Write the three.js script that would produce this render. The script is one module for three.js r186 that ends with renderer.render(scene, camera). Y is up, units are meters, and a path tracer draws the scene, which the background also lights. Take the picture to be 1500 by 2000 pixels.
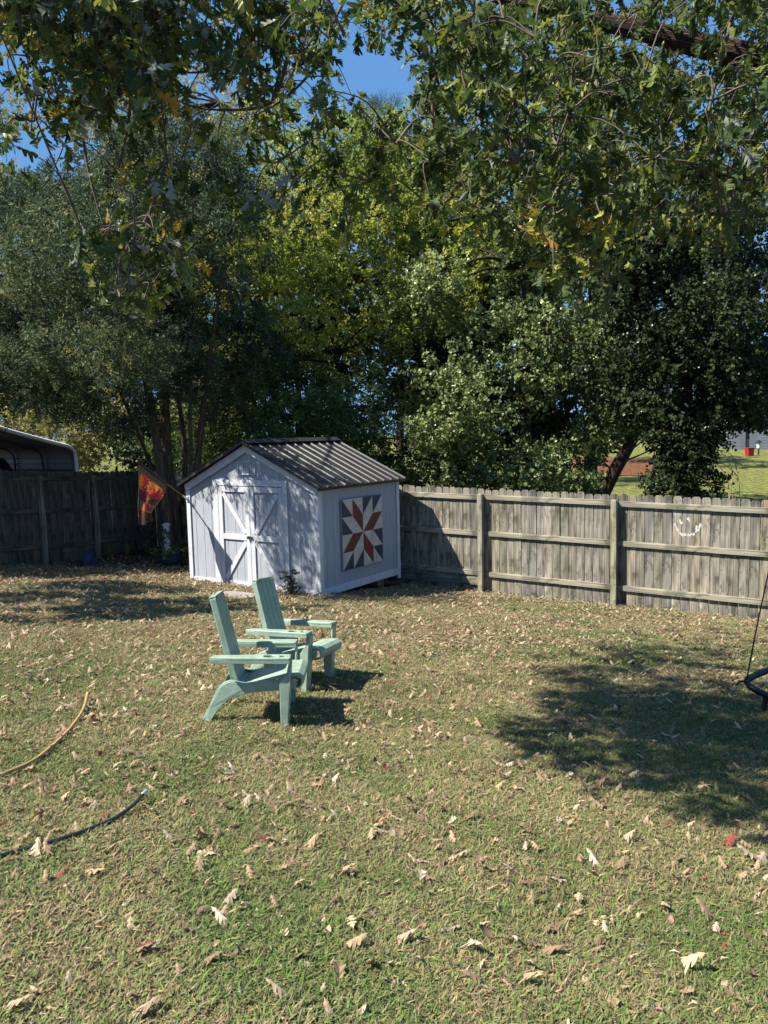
import * as THREE from 'three';
import { mergeGeometries } from 'three/addons/utils/BufferGeometryUtils.js';
import { RoundedBoxGeometry } from 'three/addons/geometries/RoundedBoxGeometry.js';

// ------------------------------------------------------------------ camera, sky, sun, exposure
const V = (x, y, z) => new THREE.Vector3(x, y, z);
const R = THREE.MathUtils.degToRad, lerp = THREE.MathUtils.lerp, clamp = THREE.MathUtils.clamp, smooth = THREE.MathUtils.smoothstep;
const scene = new THREE.Scene();
const camera = new THREE.PerspectiveCamera(67.38, 0.75, 0.1, 1200);
camera.position.set(0, 1.56, 0);
camera.rotation.set(R(-5.78), 0, R(-1.29), 'XYZ');
camera.updateMatrixWorld(true);
const renderer = new THREE.WebGLRenderer({ antialias: true });
renderer.toneMapping = THREE.LinearToneMapping;
renderer.toneMappingExposure = 2.3;
renderer.shadowMap.enabled = true;

const SUN = V(-1.41, 1.75, 0.31).normalize();
const sun = new THREE.DirectionalLight(new THREE.Color(1.0, 0.93, 0.82), 5.0);
sun.name = 'sun';
sun.position.copy(SUN).multiplyScalar(40).add(V(0, 0, -10));
sun.target.position.set(0, 0, -10);
sun.castShadow = true;
sun.shadow.mapSize.set(4096, 4096);
Object.assign(sun.shadow.camera, { left: -30, right: 30, top: 30, bottom: -30, near: 1, far: 120 });
scene.add(sun, sun.target);

function makeSky() {
  const W = 512, H = 256, data = new Float32Array(W * H * 4), d = V(0, 0, 0);
  for (let j = 0; j < H; j++) for (let i = 0; i < W; i++) {
    const el = ((j + 0.5) / H - 0.5) * Math.PI, az = ((i + 0.5) / W - 0.5) * 2 * Math.PI;
    d.set(Math.cos(az) * Math.cos(el), Math.sin(el), Math.sin(az) * Math.cos(el));
    const up = Math.max(0, d.y), t = Math.pow(1 - up, 3.2), c = Math.max(0, d.dot(SUN));
    const halo = 0.16 * Math.pow(c, 8) + 0.7 * Math.pow(c, 60);
    const k = (j * W + i) * 4, g = d.y < 0 ? Math.max(0.25, 1 + d.y * 3) : 1;
    data[k] = (lerp(0.048, 0.128, t) + halo * 0.5) * g;
    data[k + 1] = (lerp(0.134, 0.232, t) + halo * 0.52) * g;
    data[k + 2] = (lerp(0.305, 0.37, t) + halo * 0.55) * g;
    data[k + 3] = 1;
  }
  const tx = new THREE.DataTexture(data, W, H, THREE.RGBAFormat, THREE.FloatType);
  tx.mapping = THREE.EquirectangularReflectionMapping;
  tx.magFilter = tx.minFilter = THREE.LinearFilter;
  tx.needsUpdate = true;
  return tx;
}
scene.background = makeSky();
scene.environment = scene.background;

// ------------------------------------------------------------------ helpers
function rng(seed) { let s = seed | 0; return () => { s = (s + 0x6d2b79f5) | 0; let t = Math.imul(s ^ (s >>> 15), 1 | s); t = (t + Math.imul(t ^ (t >>> 7), 61 | t)) ^ t; return ((t ^ (t >>> 14)) >>> 0) / 4294967296; }; }
const names = new Map();
function numbered(n) { const k = names.get(n) ?? 0; names.set(n, k + 1); return k ? n + '_' + String(k).padStart(3, '0') : n; }
function tag(o, label, category, group) { o.userData.label = label; if (category) o.userData.category = category; if (group) o.userData.group = group; return o; }
function shade(o) { o.castShadow = true; o.receiveShadow = true; return o; }
function thing(name, label, category, pos = V(0, 0, 0), turn = 0, group) {
  const o = new THREE.Group(); o.name = numbered(name); o.position.copy(pos); o.rotation.y = turn; scene.add(o);
  return tag(o, label, category, group);
}
function part(name, geo, mat, parent = scene, kind) {
  const g = Array.isArray(geo) ? (geo.length > 1 ? join(geo) : geo[0]) : geo;
  const m = shade(new THREE.Mesh(g, mat)); m.name = parent === scene ? numbered(name) : name; parent.add(m);
  if (kind) m.userData.kind = kind;
  return m;
}
function join(list) { return mergeGeometries(list.map((g) => { const h = g.index ? g.toNonIndexed() : g; for (const k of Object.keys(h.attributes)) if (!['position', 'normal', 'uv', 'color'].includes(k)) h.deleteAttribute(k); h.morphAttributes = {}; return h; })); }
function metric(g) { // uv in metres by the dominant axis of each face
  const h = g.index ? g.toNonIndexed() : g, p = h.attributes.position, n = h.attributes.normal, uv = new Float32Array(p.count * 2);
  for (let i = 0; i < p.count; i++) {
    const ax = Math.abs(n.getX(i)), ay = Math.abs(n.getY(i)), az = Math.abs(n.getZ(i));
    if (az >= ax && az >= ay) { uv[i * 2] = p.getX(i); uv[i * 2 + 1] = p.getY(i); } else if (ax >= ay) { uv[i * 2] = p.getZ(i); uv[i * 2 + 1] = p.getY(i); } else { uv[i * 2] = p.getX(i); uv[i * 2 + 1] = p.getZ(i); }
  }
  h.setAttribute('uv', new THREE.BufferAttribute(uv, 2));
  return h;
}
function box(w, h, d, x = 0, y = 0, z = 0, r = 0.003) { const g = metric(new RoundedBoxGeometry(w, h, d, 1, Math.min(r, w / 3, h / 3, d / 3))); g.translate(x, y, z); return g; }
function tube(points, radii, sides = 8, caps = true) { // tapered tube through points
  const curve = new THREE.CatmullRomCurve3(points), n = Math.max(2, (points.length - 1) * 4), pos = [], nor = [], uv = [], idx = [];
  const fr = curve.computeFrenetFrames(n, false);
  let len = 0, last = null;
  for (let i = 0; i <= n; i++) {
    const t = i / n, c = curve.getPoint(t), f = t * (radii.length - 1), k = Math.min(radii.length - 2, Math.floor(f)), r = radii.length === 1 ? radii[0] : lerp(radii[k], radii[k + 1], f - k);
    if (last) len += c.distanceTo(last); last = c;
    for (let j = 0; j <= sides; j++) {
      const a = (j / sides) * Math.PI * 2, d = fr.normals[i].clone().multiplyScalar(Math.cos(a)).addScaledVector(fr.binormals[i], Math.sin(a));
      pos.push(c.x + d.x * r, c.y + d.y * r, c.z + d.z * r); nor.push(d.x, d.y, d.z); uv.push((j / sides) * 2 * Math.PI * radii[0], len);
    }
  }
  for (let i = 0; i < n; i++) for (let j = 0; j < sides; j++) { const a = i * (sides + 1) + j, b = a + sides + 1; idx.push(a, a + 1, b, b, a + 1, b + 1); }
  if (caps) for (const i of [0, n]) {
    const c = curve.getPoint(i / n), o = pos.length / 3, tn = fr.tangents[i].clone().multiplyScalar(i ? 1 : -1);
    pos.push(c.x, c.y, c.z); nor.push(tn.x, tn.y, tn.z); uv.push(0, 0);
    for (let j = 0; j < sides; j++) { const a = i * (sides + 1) + j; i ? idx.push(o, a, a + 1) : idx.push(o, a + 1, a); }
  }
  const g = new THREE.BufferGeometry();
  g.setAttribute('position', new THREE.Float32BufferAttribute(pos, 3)); g.setAttribute('normal', new THREE.Float32BufferAttribute(nor, 3)); g.setAttribute('uv', new THREE.Float32BufferAttribute(uv, 2));
  g.setIndex(idx);
  return g;
}
function tris(pos, uv) { const g = new THREE.BufferGeometry(); g.setAttribute('position', new THREE.Float32BufferAttribute(pos, 3)); g.setAttribute('uv', new THREE.Float32BufferAttribute(uv ?? new Array(pos.length / 3 * 2).fill(0), 2)); g.computeVertexNormals(); return g; }
function extrude(pts, depth, bevel = 0.003, holes = []) {
  const s = new THREE.Shape(pts.map(([x, y]) => new THREE.Vector2(x, y)));
  for (const h of holes) s.holes.push(new THREE.Path(h.map(([x, y]) => new THREE.Vector2(x, y))));
  const g = new THREE.ExtrudeGeometry(s, { depth: depth - 2 * bevel, bevelEnabled: bevel > 0, bevelSize: bevel, bevelOffset: -bevel, bevelThickness: bevel, bevelSegments: 1 });
  g.translate(0, 0, bevel - depth / 2);
  return metric(g);
}
// value noise
const NT = (() => { const r = rng(99), a = new Float32Array(65536); for (let i = 0; i < 65536; i++) a[i] = r(); return a; })();
function vnoise(x, y, per = 256) {
  const xi = Math.floor(x), yi = Math.floor(y), fx = x - xi, fy = y - yi, u = fx * fx * (3 - 2 * fx), v = fy * fy * (3 - 2 * fy), at = (a, b) => NT[(((a % per) + per) % per) + 256 * (((b % per) + per) % per)];
  return lerp(lerp(at(xi, yi), at(xi + 1, yi), u), lerp(at(xi, yi + 1), at(xi + 1, yi + 1), u), v);
}
function fbm(x, y, o = 4, per = 256) { let s = 0, a = 0.5; for (let i = 0; i < o; i++) { s += a * vnoise(x, y, per); x = x * 2; y = y * 2; per = Math.min(256, per * 2); a *= 0.5; } return s / (1 - Math.pow(0.5, o)); }
function texture(w, h, fn, srgb = true) {
  const data = new Uint8Array(w * h * 4);
  for (let j = 0; j < h; j++) for (let i = 0; i < w; i++) { const c = fn(i / w, j / h), k = (j * w + i) * 4; for (let q = 0; q < 3; q++) data[k + q] = clamp(Math.round((Array.isArray(c) ? c[q] : c) * 255), 0, 255); data[k + 3] = 255; }
  const t = new THREE.DataTexture(data, w, h, THREE.RGBAFormat);
  t.wrapS = t.wrapT = THREE.RepeatWrapping; t.magFilter = THREE.LinearFilter; t.minFilter = THREE.LinearMipmapLinearFilter; t.generateMipmaps = true;
  if (srgb) t.colorSpace = THREE.SRGBColorSpace;
  t.needsUpdate = true;
  return t;
}
function rep(t, x, y, ox = 0, oy = 0) { const c = t.clone(); c.repeat.set(x, y); c.offset.set(ox, oy); c.needsUpdate = true; return c; }
const std = (o) => new THREE.MeshStandardMaterial(o), phys = (o) => new THREE.MeshPhysicalMaterial(o);
const rgb = (r, g, b) => new THREE.Color().setRGB(r, g, b);

// the ground: the yard falls away from the camera and to the right, beyond the fences it levels and rises gently
function ground(x, z) {
  const d = -z, xx = clamp(x, -14, 7), dd = clamp(d, -8, 16);
  let y = -(0.09 * dd + 0.065 * xx);
  if (d > 16) y += 0.04 * Math.min(d - 16, 60);
  y += (fbm(x * 0.7 + 40, z * 0.7 + 40, 3) - 0.5) * 0.05;
  return y;
}
const onGround = (x, z, up = 0) => V(x, ground(x, z) + up, z);
// layout helpers: a ray through a spot of the photograph (1500 x 2000), where it meets the ground or a distance
function rayOf(px, py) { return V((px - 750) / 1500, -(py - 1000) / 1500, -1).applyQuaternion(camera.quaternion); }
function at(px, py, depth) { const r = rayOf(px, py); return r.multiplyScalar(depth / -r.z).add(camera.position); }
function atGround(px, py) { const r = rayOf(px, py); let t = 1; for (let i = 0; i < 60; i++) { const p = r.clone().multiplyScalar(t).add(camera.position), e = p.y - ground(p.x, p.z); t += e / Math.max(0.12, -r.y) * 0.7; } return r.multiplyScalar(t).add(camera.position); }
const toView = new THREE.Matrix4().copy(camera.matrixWorld).invert();
function pixel(p) { const q = p.clone().applyMatrix4(toView); return [750 + 1500 * q.x / -q.z, 1000 - 1500 * q.y / -q.z, -q.z]; }
function inside(poly, x, y) { let c = false; for (let i = 0, j = poly.length - 1; i < poly.length; j = i++) { const [a, b] = poly[i], [e, f] = poly[j]; if ((b > y) !== (f > y) && x < ((e - a) * (y - b)) / (f - b) + a) c = !c; } return c; }

// ------------------------------------------------------------------ materials
const T = {};
const knots = (() => { const r = rng(17), k = []; for (let i = 0; i < 9; i++) k.push([r(), r(), 0.02 + r() * 0.025]); return k; })();
const knotAt = (u, v) => { let d = 0; for (const [a, b, w] of knots) { let x = Math.abs(u - a), y = Math.abs(v - b); x = Math.min(x, 1 - x); y = Math.min(y, 1 - y); d = Math.max(d, 1 - Math.hypot(x * 1.6, y * 5.0) / (w * 2.2)); } return clamp(d, 0, 1); };
T.grain = texture(256, 1024, (u, v) => { const kn = knotAt(u, v), w = fbm(u * 4, v * 2, 3, 4) * 2.2 + kn * 1.2, f = fbm(u * 32 + w * 2.4, v * 3, 3, 32), l = vnoise(u * 90, v * 5, 128), k = fbm(u * 5, v * 6, 4, 5), st = smooth(fbm(u * 3 + 1, v * 9, 4, 9), 0.5, 0.75); const s = (0.60 + 0.42 * (f - 0.5) + 0.16 * (l - 0.5) + 0.42 * (k - 0.5) + 0.16) * (1 - 0.55 * smooth(kn, 0.35, 0.8)) * (1 - 0.28 * st); return [s, s * (0.975 + 0.02 * st), s * 0.92]; });
T.grainH = texture(256, 1024, (u, v) => { const w = fbm(u * 4, v * 2, 3, 4) * 2.2; return 0.3 + 0.5 * fbm(u * 32 + w * 2.4, v * 3, 3, 32) + 0.25 * vnoise(u * 90, v * 5, 128) - 0.3 * knotAt(u, v); }, false);
T.bark = texture(512, 512, (u, v) => { const w = fbm(u * 4, v * 4, 3, 4), r = Math.abs(fbm(u * 16 + w * 2, v * 4, 3, 16) - 0.5) * 2.4; return clamp(0.15 + r, 0, 1); }, false);
T.barkC = texture(512, 512, (u, v) => { const w = fbm(u * 4, v * 4, 3, 4), r = clamp(Math.abs(fbm(u * 16 + w * 2, v * 4, 3, 16) - 0.5) * 2.4, 0, 1), g = fbm(u * 8 + 3, v * 8, 4, 8); const s = 0.45 + 0.45 * r + 0.2 * (g - 0.5); return [s, s * 0.9, s * 0.8]; });
T.fine = texture(512, 512, (u, v) => 0.86 + 0.2 * (fbm(u * 8, v * 8, 5, 8) - 0.5) + 0.08 * (vnoise(u * 128, v * 128, 128) - 0.5));
T.fineH = texture(512, 512, (u, v) => fbm(u * 32, v * 32, 4, 32), false);
T.siding = texture(512, 512, (u, v) => { const s = 0.90 + 0.10 * (fbm(u * 8, v * 4, 4, 8) - 0.5) + 0.06 * (vnoise(u * 128, v * 8, 128) - 0.5); return s; });
T.sidingH = texture(512, 512, (u, v) => 0.6 * vnoise(u * 128, v * 10, 128) + 0.4 * fbm(u * 64, v * 16, 3, 64), false);
T.soil = texture(1024, 1024, (u, v) => { const a = fbm(u * 16, v * 16, 5, 16), b = vnoise(u * 256, v * 256, 256), c = vnoise(u * 128 + 9, v * 128, 128); const s = 0.5 + 0.6 * (a - 0.5) + 0.35 * (b - 0.5) + 0.2 * (c - 0.5); return [s * 0.98, s * 0.9, s * 0.66]; });
T.soilH = texture(512, 512, (u, v) => 0.5 * vnoise(u * 128, v * 128, 128) + 0.5 * fbm(u * 32, v * 32, 4, 32), false);

const woodTones = [[0.36, 0.34, 0.30], [0.44, 0.41, 0.365], [0.31, 0.305, 0.275], [0.38, 0.37, 0.305], [0.50, 0.465, 0.41], [0.335, 0.33, 0.27], [0.42, 0.40, 0.37], [0.27, 0.265, 0.24], [0.47, 0.43, 0.35], [0.34, 0.335, 0.32]];
const woodAged = woodTones.map((c, i) => std({ name: 'weathered_pine', color: rgb(c[0] * 1.05, c[1] * 1.07, c[2] * 1.11), map: rep(T.grain, 3.2, 0.55, i * 0.137, i * 0.29), bumpMap: rep(T.grainH, 3.2, 0.55, i * 0.137, i * 0.29), bumpScale: 0.004, roughness: 0.9 }));
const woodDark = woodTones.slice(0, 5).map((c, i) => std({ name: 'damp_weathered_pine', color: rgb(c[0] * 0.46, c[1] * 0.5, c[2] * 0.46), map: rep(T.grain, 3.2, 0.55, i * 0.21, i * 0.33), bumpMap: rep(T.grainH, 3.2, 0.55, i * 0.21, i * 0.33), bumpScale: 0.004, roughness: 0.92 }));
const railWood = std({ name: 'weathered_rail', color: rgb(0.50, 0.49, 0.425), map: rep(T.grain, 3.2, 0.4, 0.3, 0.1), bumpMap: rep(T.grainH, 3.2, 0.4, 0.3, 0.1), bumpScale: 0.005, roughness: 0.9 });
const postWood = std({ name: 'weathered_post', color: rgb(0.49, 0.48, 0.39), map: rep(T.grain, 3.0, 0.5, 0.6, 0.4), bumpMap: rep(T.grainH, 3.0, 0.5, 0.6, 0.4), bumpScale: 0.005, roughness: 0.9 });
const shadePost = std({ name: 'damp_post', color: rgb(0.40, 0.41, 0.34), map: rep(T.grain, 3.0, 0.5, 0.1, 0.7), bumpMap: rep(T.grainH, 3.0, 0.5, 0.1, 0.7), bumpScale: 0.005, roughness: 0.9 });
const M = {
  siding: std({ name: 'siding_paint', color: rgb(0.45, 0.487, 0.545), map: rep(T.siding, 1.6, 0.8), bumpMap: rep(T.sidingH, 1.6, 0.8), bumpScale: 0.0025, roughness: 0.62 }),
  trim: std({ name: 'trim_paint', color: rgb(0.70, 0.725, 0.765), map: rep(T.siding, 1.3, 0.9, 0.3, 0.2), bumpMap: rep(T.sidingH, 1.3, 0.9, 0.3, 0.2), bumpScale: 0.0015, roughness: 0.55 }),
  gap: std({ name: 'dark_gap', color: rgb(0.26, 0.28, 0.32), roughness: 0.9 }),
  roof: phys({ name: 'ribbed_metal', color: rgb(0.042, 0.041, 0.041), map: rep(T.fine, 1, 1), roughness: 0.55, metalness: 0.25, clearcoat: 0.1, clearcoatRoughness: 0.3 }),
  brass: std({ name: 'dull_brass', color: rgb(0.22, 0.18, 0.11), roughness: 0.45, metalness: 0.8 }),
  iron: std({ name: 'black_iron', color: rgb(0.02, 0.022, 0.026), roughness: 0.42, metalness: 0.3 }),
  resin: phys({ name: 'green_resin', color: rgb(0.37, 0.51, 0.385), map: rep(T.fine, 2, 2), bumpMap: rep(T.fineH, 6, 6), bumpScale: 0.0008, roughness: 0.5, clearcoat: 0.15, clearcoatRoughness: 0.4 }),
  red: std({ name: 'quilt_red', color: rgb(0.20, 0.028, 0.026), map: rep(T.fine, 1, 1), roughness: 0.55 }),
  navy: std({ name: 'quilt_navy', color: rgb(0.018, 0.04, 0.085), map: rep(T.fine, 1, 1), roughness: 0.5 }),
  cream: std({ name: 'quilt_cream', color: rgb(0.72, 0.67, 0.57), map: rep(T.fine, 1, 1), roughness: 0.36 }),
  steel: std({ name: 'galvanised', color: rgb(0.55, 0.56, 0.57), roughness: 0.4, metalness: 0.6 }),
  pole: std({ name: 'varnished_pole', color: rgb(0.50, 0.33, 0.17), map: rep(T.grain, 6, 1), roughness: 0.5 }),
  bracket: std({ name: 'white_bracket', color: rgb(0.72, 0.74, 0.78), roughness: 0.4 }),
  white: std({ name: 'white_vinyl', color: rgb(0.78, 0.79, 0.80), map: rep(T.fine, 2, 2), roughness: 0.45 }),
  tub: std({ name: 'blue_glaze', color: rgb(0.035, 0.085, 0.12), map: rep(T.fine, 3, 3), roughness: 0.4 }),
  bundle: std({ name: 'blue_plastic', color: rgb(0.015, 0.03, 0.09), bumpMap: rep(T.fineH, 3, 3), bumpScale: 0.01, roughness: 0.5 }),
  stone: std({ name: 'concrete_slab', color: rgb(0.36, 0.33, 0.28), map: rep(T.fine, 3, 3), bumpMap: rep(T.fineH, 4, 4), bumpScale: 0.004, roughness: 0.95 }),
  tanHose: std({ name: 'tan_rubber', color: rgb(0.56, 0.36, 0.17), map: rep(T.fine, 6, 6), roughness: 0.5 }),
  blackHose: std({ name: 'black_rubber', color: rgb(0.022, 0.03, 0.03), roughness: 0.34 }),
  barkGrey: std({ name: 'smooth_grey_bark', color: rgb(0.42, 0.36, 0.28), map: rep(T.barkC, 2, 0.8), bumpMap: rep(T.bark, 2, 0.8), bumpScale: 0.012, roughness: 0.92 }),
  barkOak: std({ name: 'furrowed_oak_bark', color: rgb(0.26, 0.17, 0.115), map: rep(T.barkC, 3.0, 1.0), bumpMap: rep(T.bark, 3.0, 1.0), bumpScale: 0.05, roughness: 0.95 }),
  barkDark: std({ name: 'dark_bark', color: rgb(0.10, 0.08, 0.06), map: rep(T.barkC, 1.5, 0.6), bumpMap: rep(T.bark, 1.5, 0.6), bumpScale: 0.02, roughness: 0.95 }),
  twig: std({ name: 'twig_bark', color: rgb(0.13, 0.10, 0.075), roughness: 0.9 }),
  dryTwig: std({ name: 'dry_vine', color: rgb(0.30, 0.22, 0.14), roughness: 0.9 }),
  carport: std({ name: 'carport_sheet', color: rgb(0.42, 0.45, 0.50), map: rep(T.fine, 1, 1), roughness: 0.45, metalness: 0.2 }),
  carportEdge: std({ name: 'carport_edge_trim', color: rgb(0.85, 0.85, 0.82), roughness: 0.45 }),
  carportFrame: std({ name: 'carport_tube', color: rgb(0.10, 0.11, 0.13), roughness: 0.5, metalness: 0.3 }),
  car: phys({ name: 'dark_car_paint', color: rgb(0.012, 0.014, 0.018), roughness: 0.35, clearcoat: 0.8, clearcoatRoughness: 0.08 }),
  glass: std({ name: 'car_glass', color: rgb(0.01, 0.012, 0.014), roughness: 0.06 }),
  house: std({ name: 'house_siding', color: rgb(0.22, 0.255, 0.31), map: rep(T.fine, 0.5, 0.5), roughness: 0.75 }),
  shingle: std({ name: 'house_roof', color: rgb(0.10, 0.10, 0.105), map: rep(T.fine, 1, 1), roughness: 0.95 }),
  redPlastic: std({ name: 'red_plastic', color: rgb(0.36, 0.01, 0.016), roughness: 0.45 }),
  rubber: std({ name: 'rubber', color: rgb(0.02, 0.02, 0.02), roughness: 0.8 }),
};
function leafMat(name, through = 0.4, coat = 0.5, coatRough = 0.32, vertexColors = false) {
  return phys({ name, color: 0xffffff, roughness: 0.92, transmission: through, thickness: 0, clearcoat: coat, clearcoatRoughness: coatRough, specularIntensity: 0.35, side: THREE.DoubleSide, vertexColors });
}
const L = { darkIvy: leafMat('dark_ivy_leaf', 0.2, 0.22, 0.26), oak: leafMat('oak_leaf', 0.45, 0.26, 0.32), broad: leafMat('broad_leaf', 0.45, 0.28, 0.3), ivy: leafMat('ivy_leaf', 0.25, 0.5, 0.3), fine: leafMat('fine_leaf', 0.3, 0.1, 0.4), grass: leafMat('grass_blade', 0.3, 0.12, 0.5, true), flower: leafMat('seed_head', 0.3, 0, 0.5) };
const fallenTones = [[0.33, 0.225, 0.13], [0.44, 0.335, 0.215], [0.24, 0.155, 0.088], [0.47, 0.385, 0.28], [0.17, 0.105, 0.062], [0.23, 0.04, 0.03], [0.44, 0.23, 0.19]];
const dry = fallenTones.map((c, i) => phys({ name: 'dry_leaf', color: rgb(...c), map: rep(T.fine, 3, 3, i * 0.1), roughness: 0.9, transmission: 0.18, thickness: 0, side: THREE.DoubleSide }));

// ------------------------------------------------------------------ ground sheet
{
  const xs = [], zs = [];
  for (let x = -14; x <= 14.001; x += 0.25) xs.push(x);
  for (let i = 1, x = 14; x < 420; i++) { x += 0.25 * Math.pow(1.16, i); xs.push(x); xs.unshift(-x); }
  for (let z = 4; z >= -20.001; z -= 0.25) zs.push(z);
  for (let i = 1, z = 4; z < 200; i++) { z += 0.25 * Math.pow(1.18, i); zs.unshift(z); }
  for (let i = 1, z = -20; z > -520; i++) { z -= 0.25 * Math.pow(1.12, i); zs.push(z); }
  const pos = [], uv = [], col = [], idx = [];
  for (const z of zs) for (const x of xs) {
    pos.push(x, ground(x, z), z); uv.push(x, z);
    const g = smooth(fbm(x * 0.35 + 7, z * 0.35 + 3, 4), 0.38, 0.66), far = outside(x, z) > 0.3;
    const a = far ? [0.62, 0.80, 0.24] : [lerp(0.40, 0.27, g), lerp(0.335, 0.275, g), lerp(0.22, 0.13, g)];
    const wood = far && x < 5.5 - (z + 14) * 0.12 && z > -34; // leaf mould under the trees beyond the fence
    const c = wood ? [0.16, 0.11, 0.07] : far ? a : [a[0] * 0.48, a[1] * 0.43, a[2] * 0.40];
    col.push(...c);
  }
  const w = xs.length;
  for (let j = 0; j < zs.length - 1; j++) for (let i = 0; i < w - 1; i++) { const a = j * w + i; idx.push(a, a + 1, a + w, a + 1, a + w + 1, a + w); }
  const g = new THREE.BufferGeometry();
  g.setAttribute('position', new THREE.Float32BufferAttribute(pos, 3)); g.setAttribute('uv', new THREE.Float32BufferAttribute(uv, 2)); g.setAttribute('color', new THREE.Float32BufferAttribute(col, 3));
  g.setIndex(idx); g.computeVertexNormals();
  const m = part('ground', g, std({ name: 'soil_and_thatch', vertexColors: true, map: rep(T.soil, 0.55, 0.55), bumpMap: rep(T.soilH, 1.3, 1.3), bumpScale: 0.02, roughness: 1 }));
  m.userData.kind = 'structure'; m.userData.label = 'sloping back yard lawn ground of thatch and soil';
}
// fence lines: the right fence runs from the corner past the shed, the left fence from the corner towards the camera
function FD() { return { P1: [1.79, -13.9], dir: [0.856, 0.517], corner: [-5.46, -18.28], ldir: [-0.517, 0.856] }; }
function outside(x, z) { // metres beyond the fences, negative inside the yard
  const f = FD(), a = (x - f.P1[0]) * f.dir[1] - (z - f.P1[1]) * f.dir[0], b = -((x - f.corner[0]) * f.ldir[1] - (z - f.corner[1]) * f.ldir[0]);
  return Math.max(a, b);
}

{ // bed of orange leaf mould on the far lawn
  const pos = [], uv = [], r = rng(55), c = V(14.6, 0, -47), n = 40, rings = 6;
  const pt = (k, a) => { const w = 0.75 + 0.5 * fbm(Math.cos(a) * 1.3 + 9, Math.sin(a) * 1.3 + 9, 3), x = c.x + Math.cos(a) * 4.2 * w * k, z = c.z + Math.sin(a) * 7.5 * w * k; return [x, ground(x, z) + 0.03 + 0.10 * fbm(x * 1.5 + 90, z * 1.5 + 90, 3) * (1 - k), z]; };
  for (let q = 0; q < rings; q++) for (let i = 0; i < n; i++) { const a = i / n * 6.2832, b = (i + 1) / n * 6.2832, k0 = q / rings, k1 = (q + 1) / rings; for (const v of [pt(k0, a), pt(k1, b), pt(k1, a), pt(k0, a), pt(k0, b), pt(k1, b)]) { pos.push(...v); uv.push(v[0], v[2]); } }
  const m = part('leaf_mould', tris(pos, uv), std({ name: 'orange_leaf_mould', color: rgb(0.78, 0.36, 0.18), map: rep(T.soil, 0.8, 0.8), bumpMap: rep(T.soilH, 0.8, 0.8), bumpScale: 0.06, roughness: 1 })); m.userData.kind = 'structure'; m.userData.label = 'patch of orange leaf mould on the far lawn beyond the fence';
}

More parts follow.
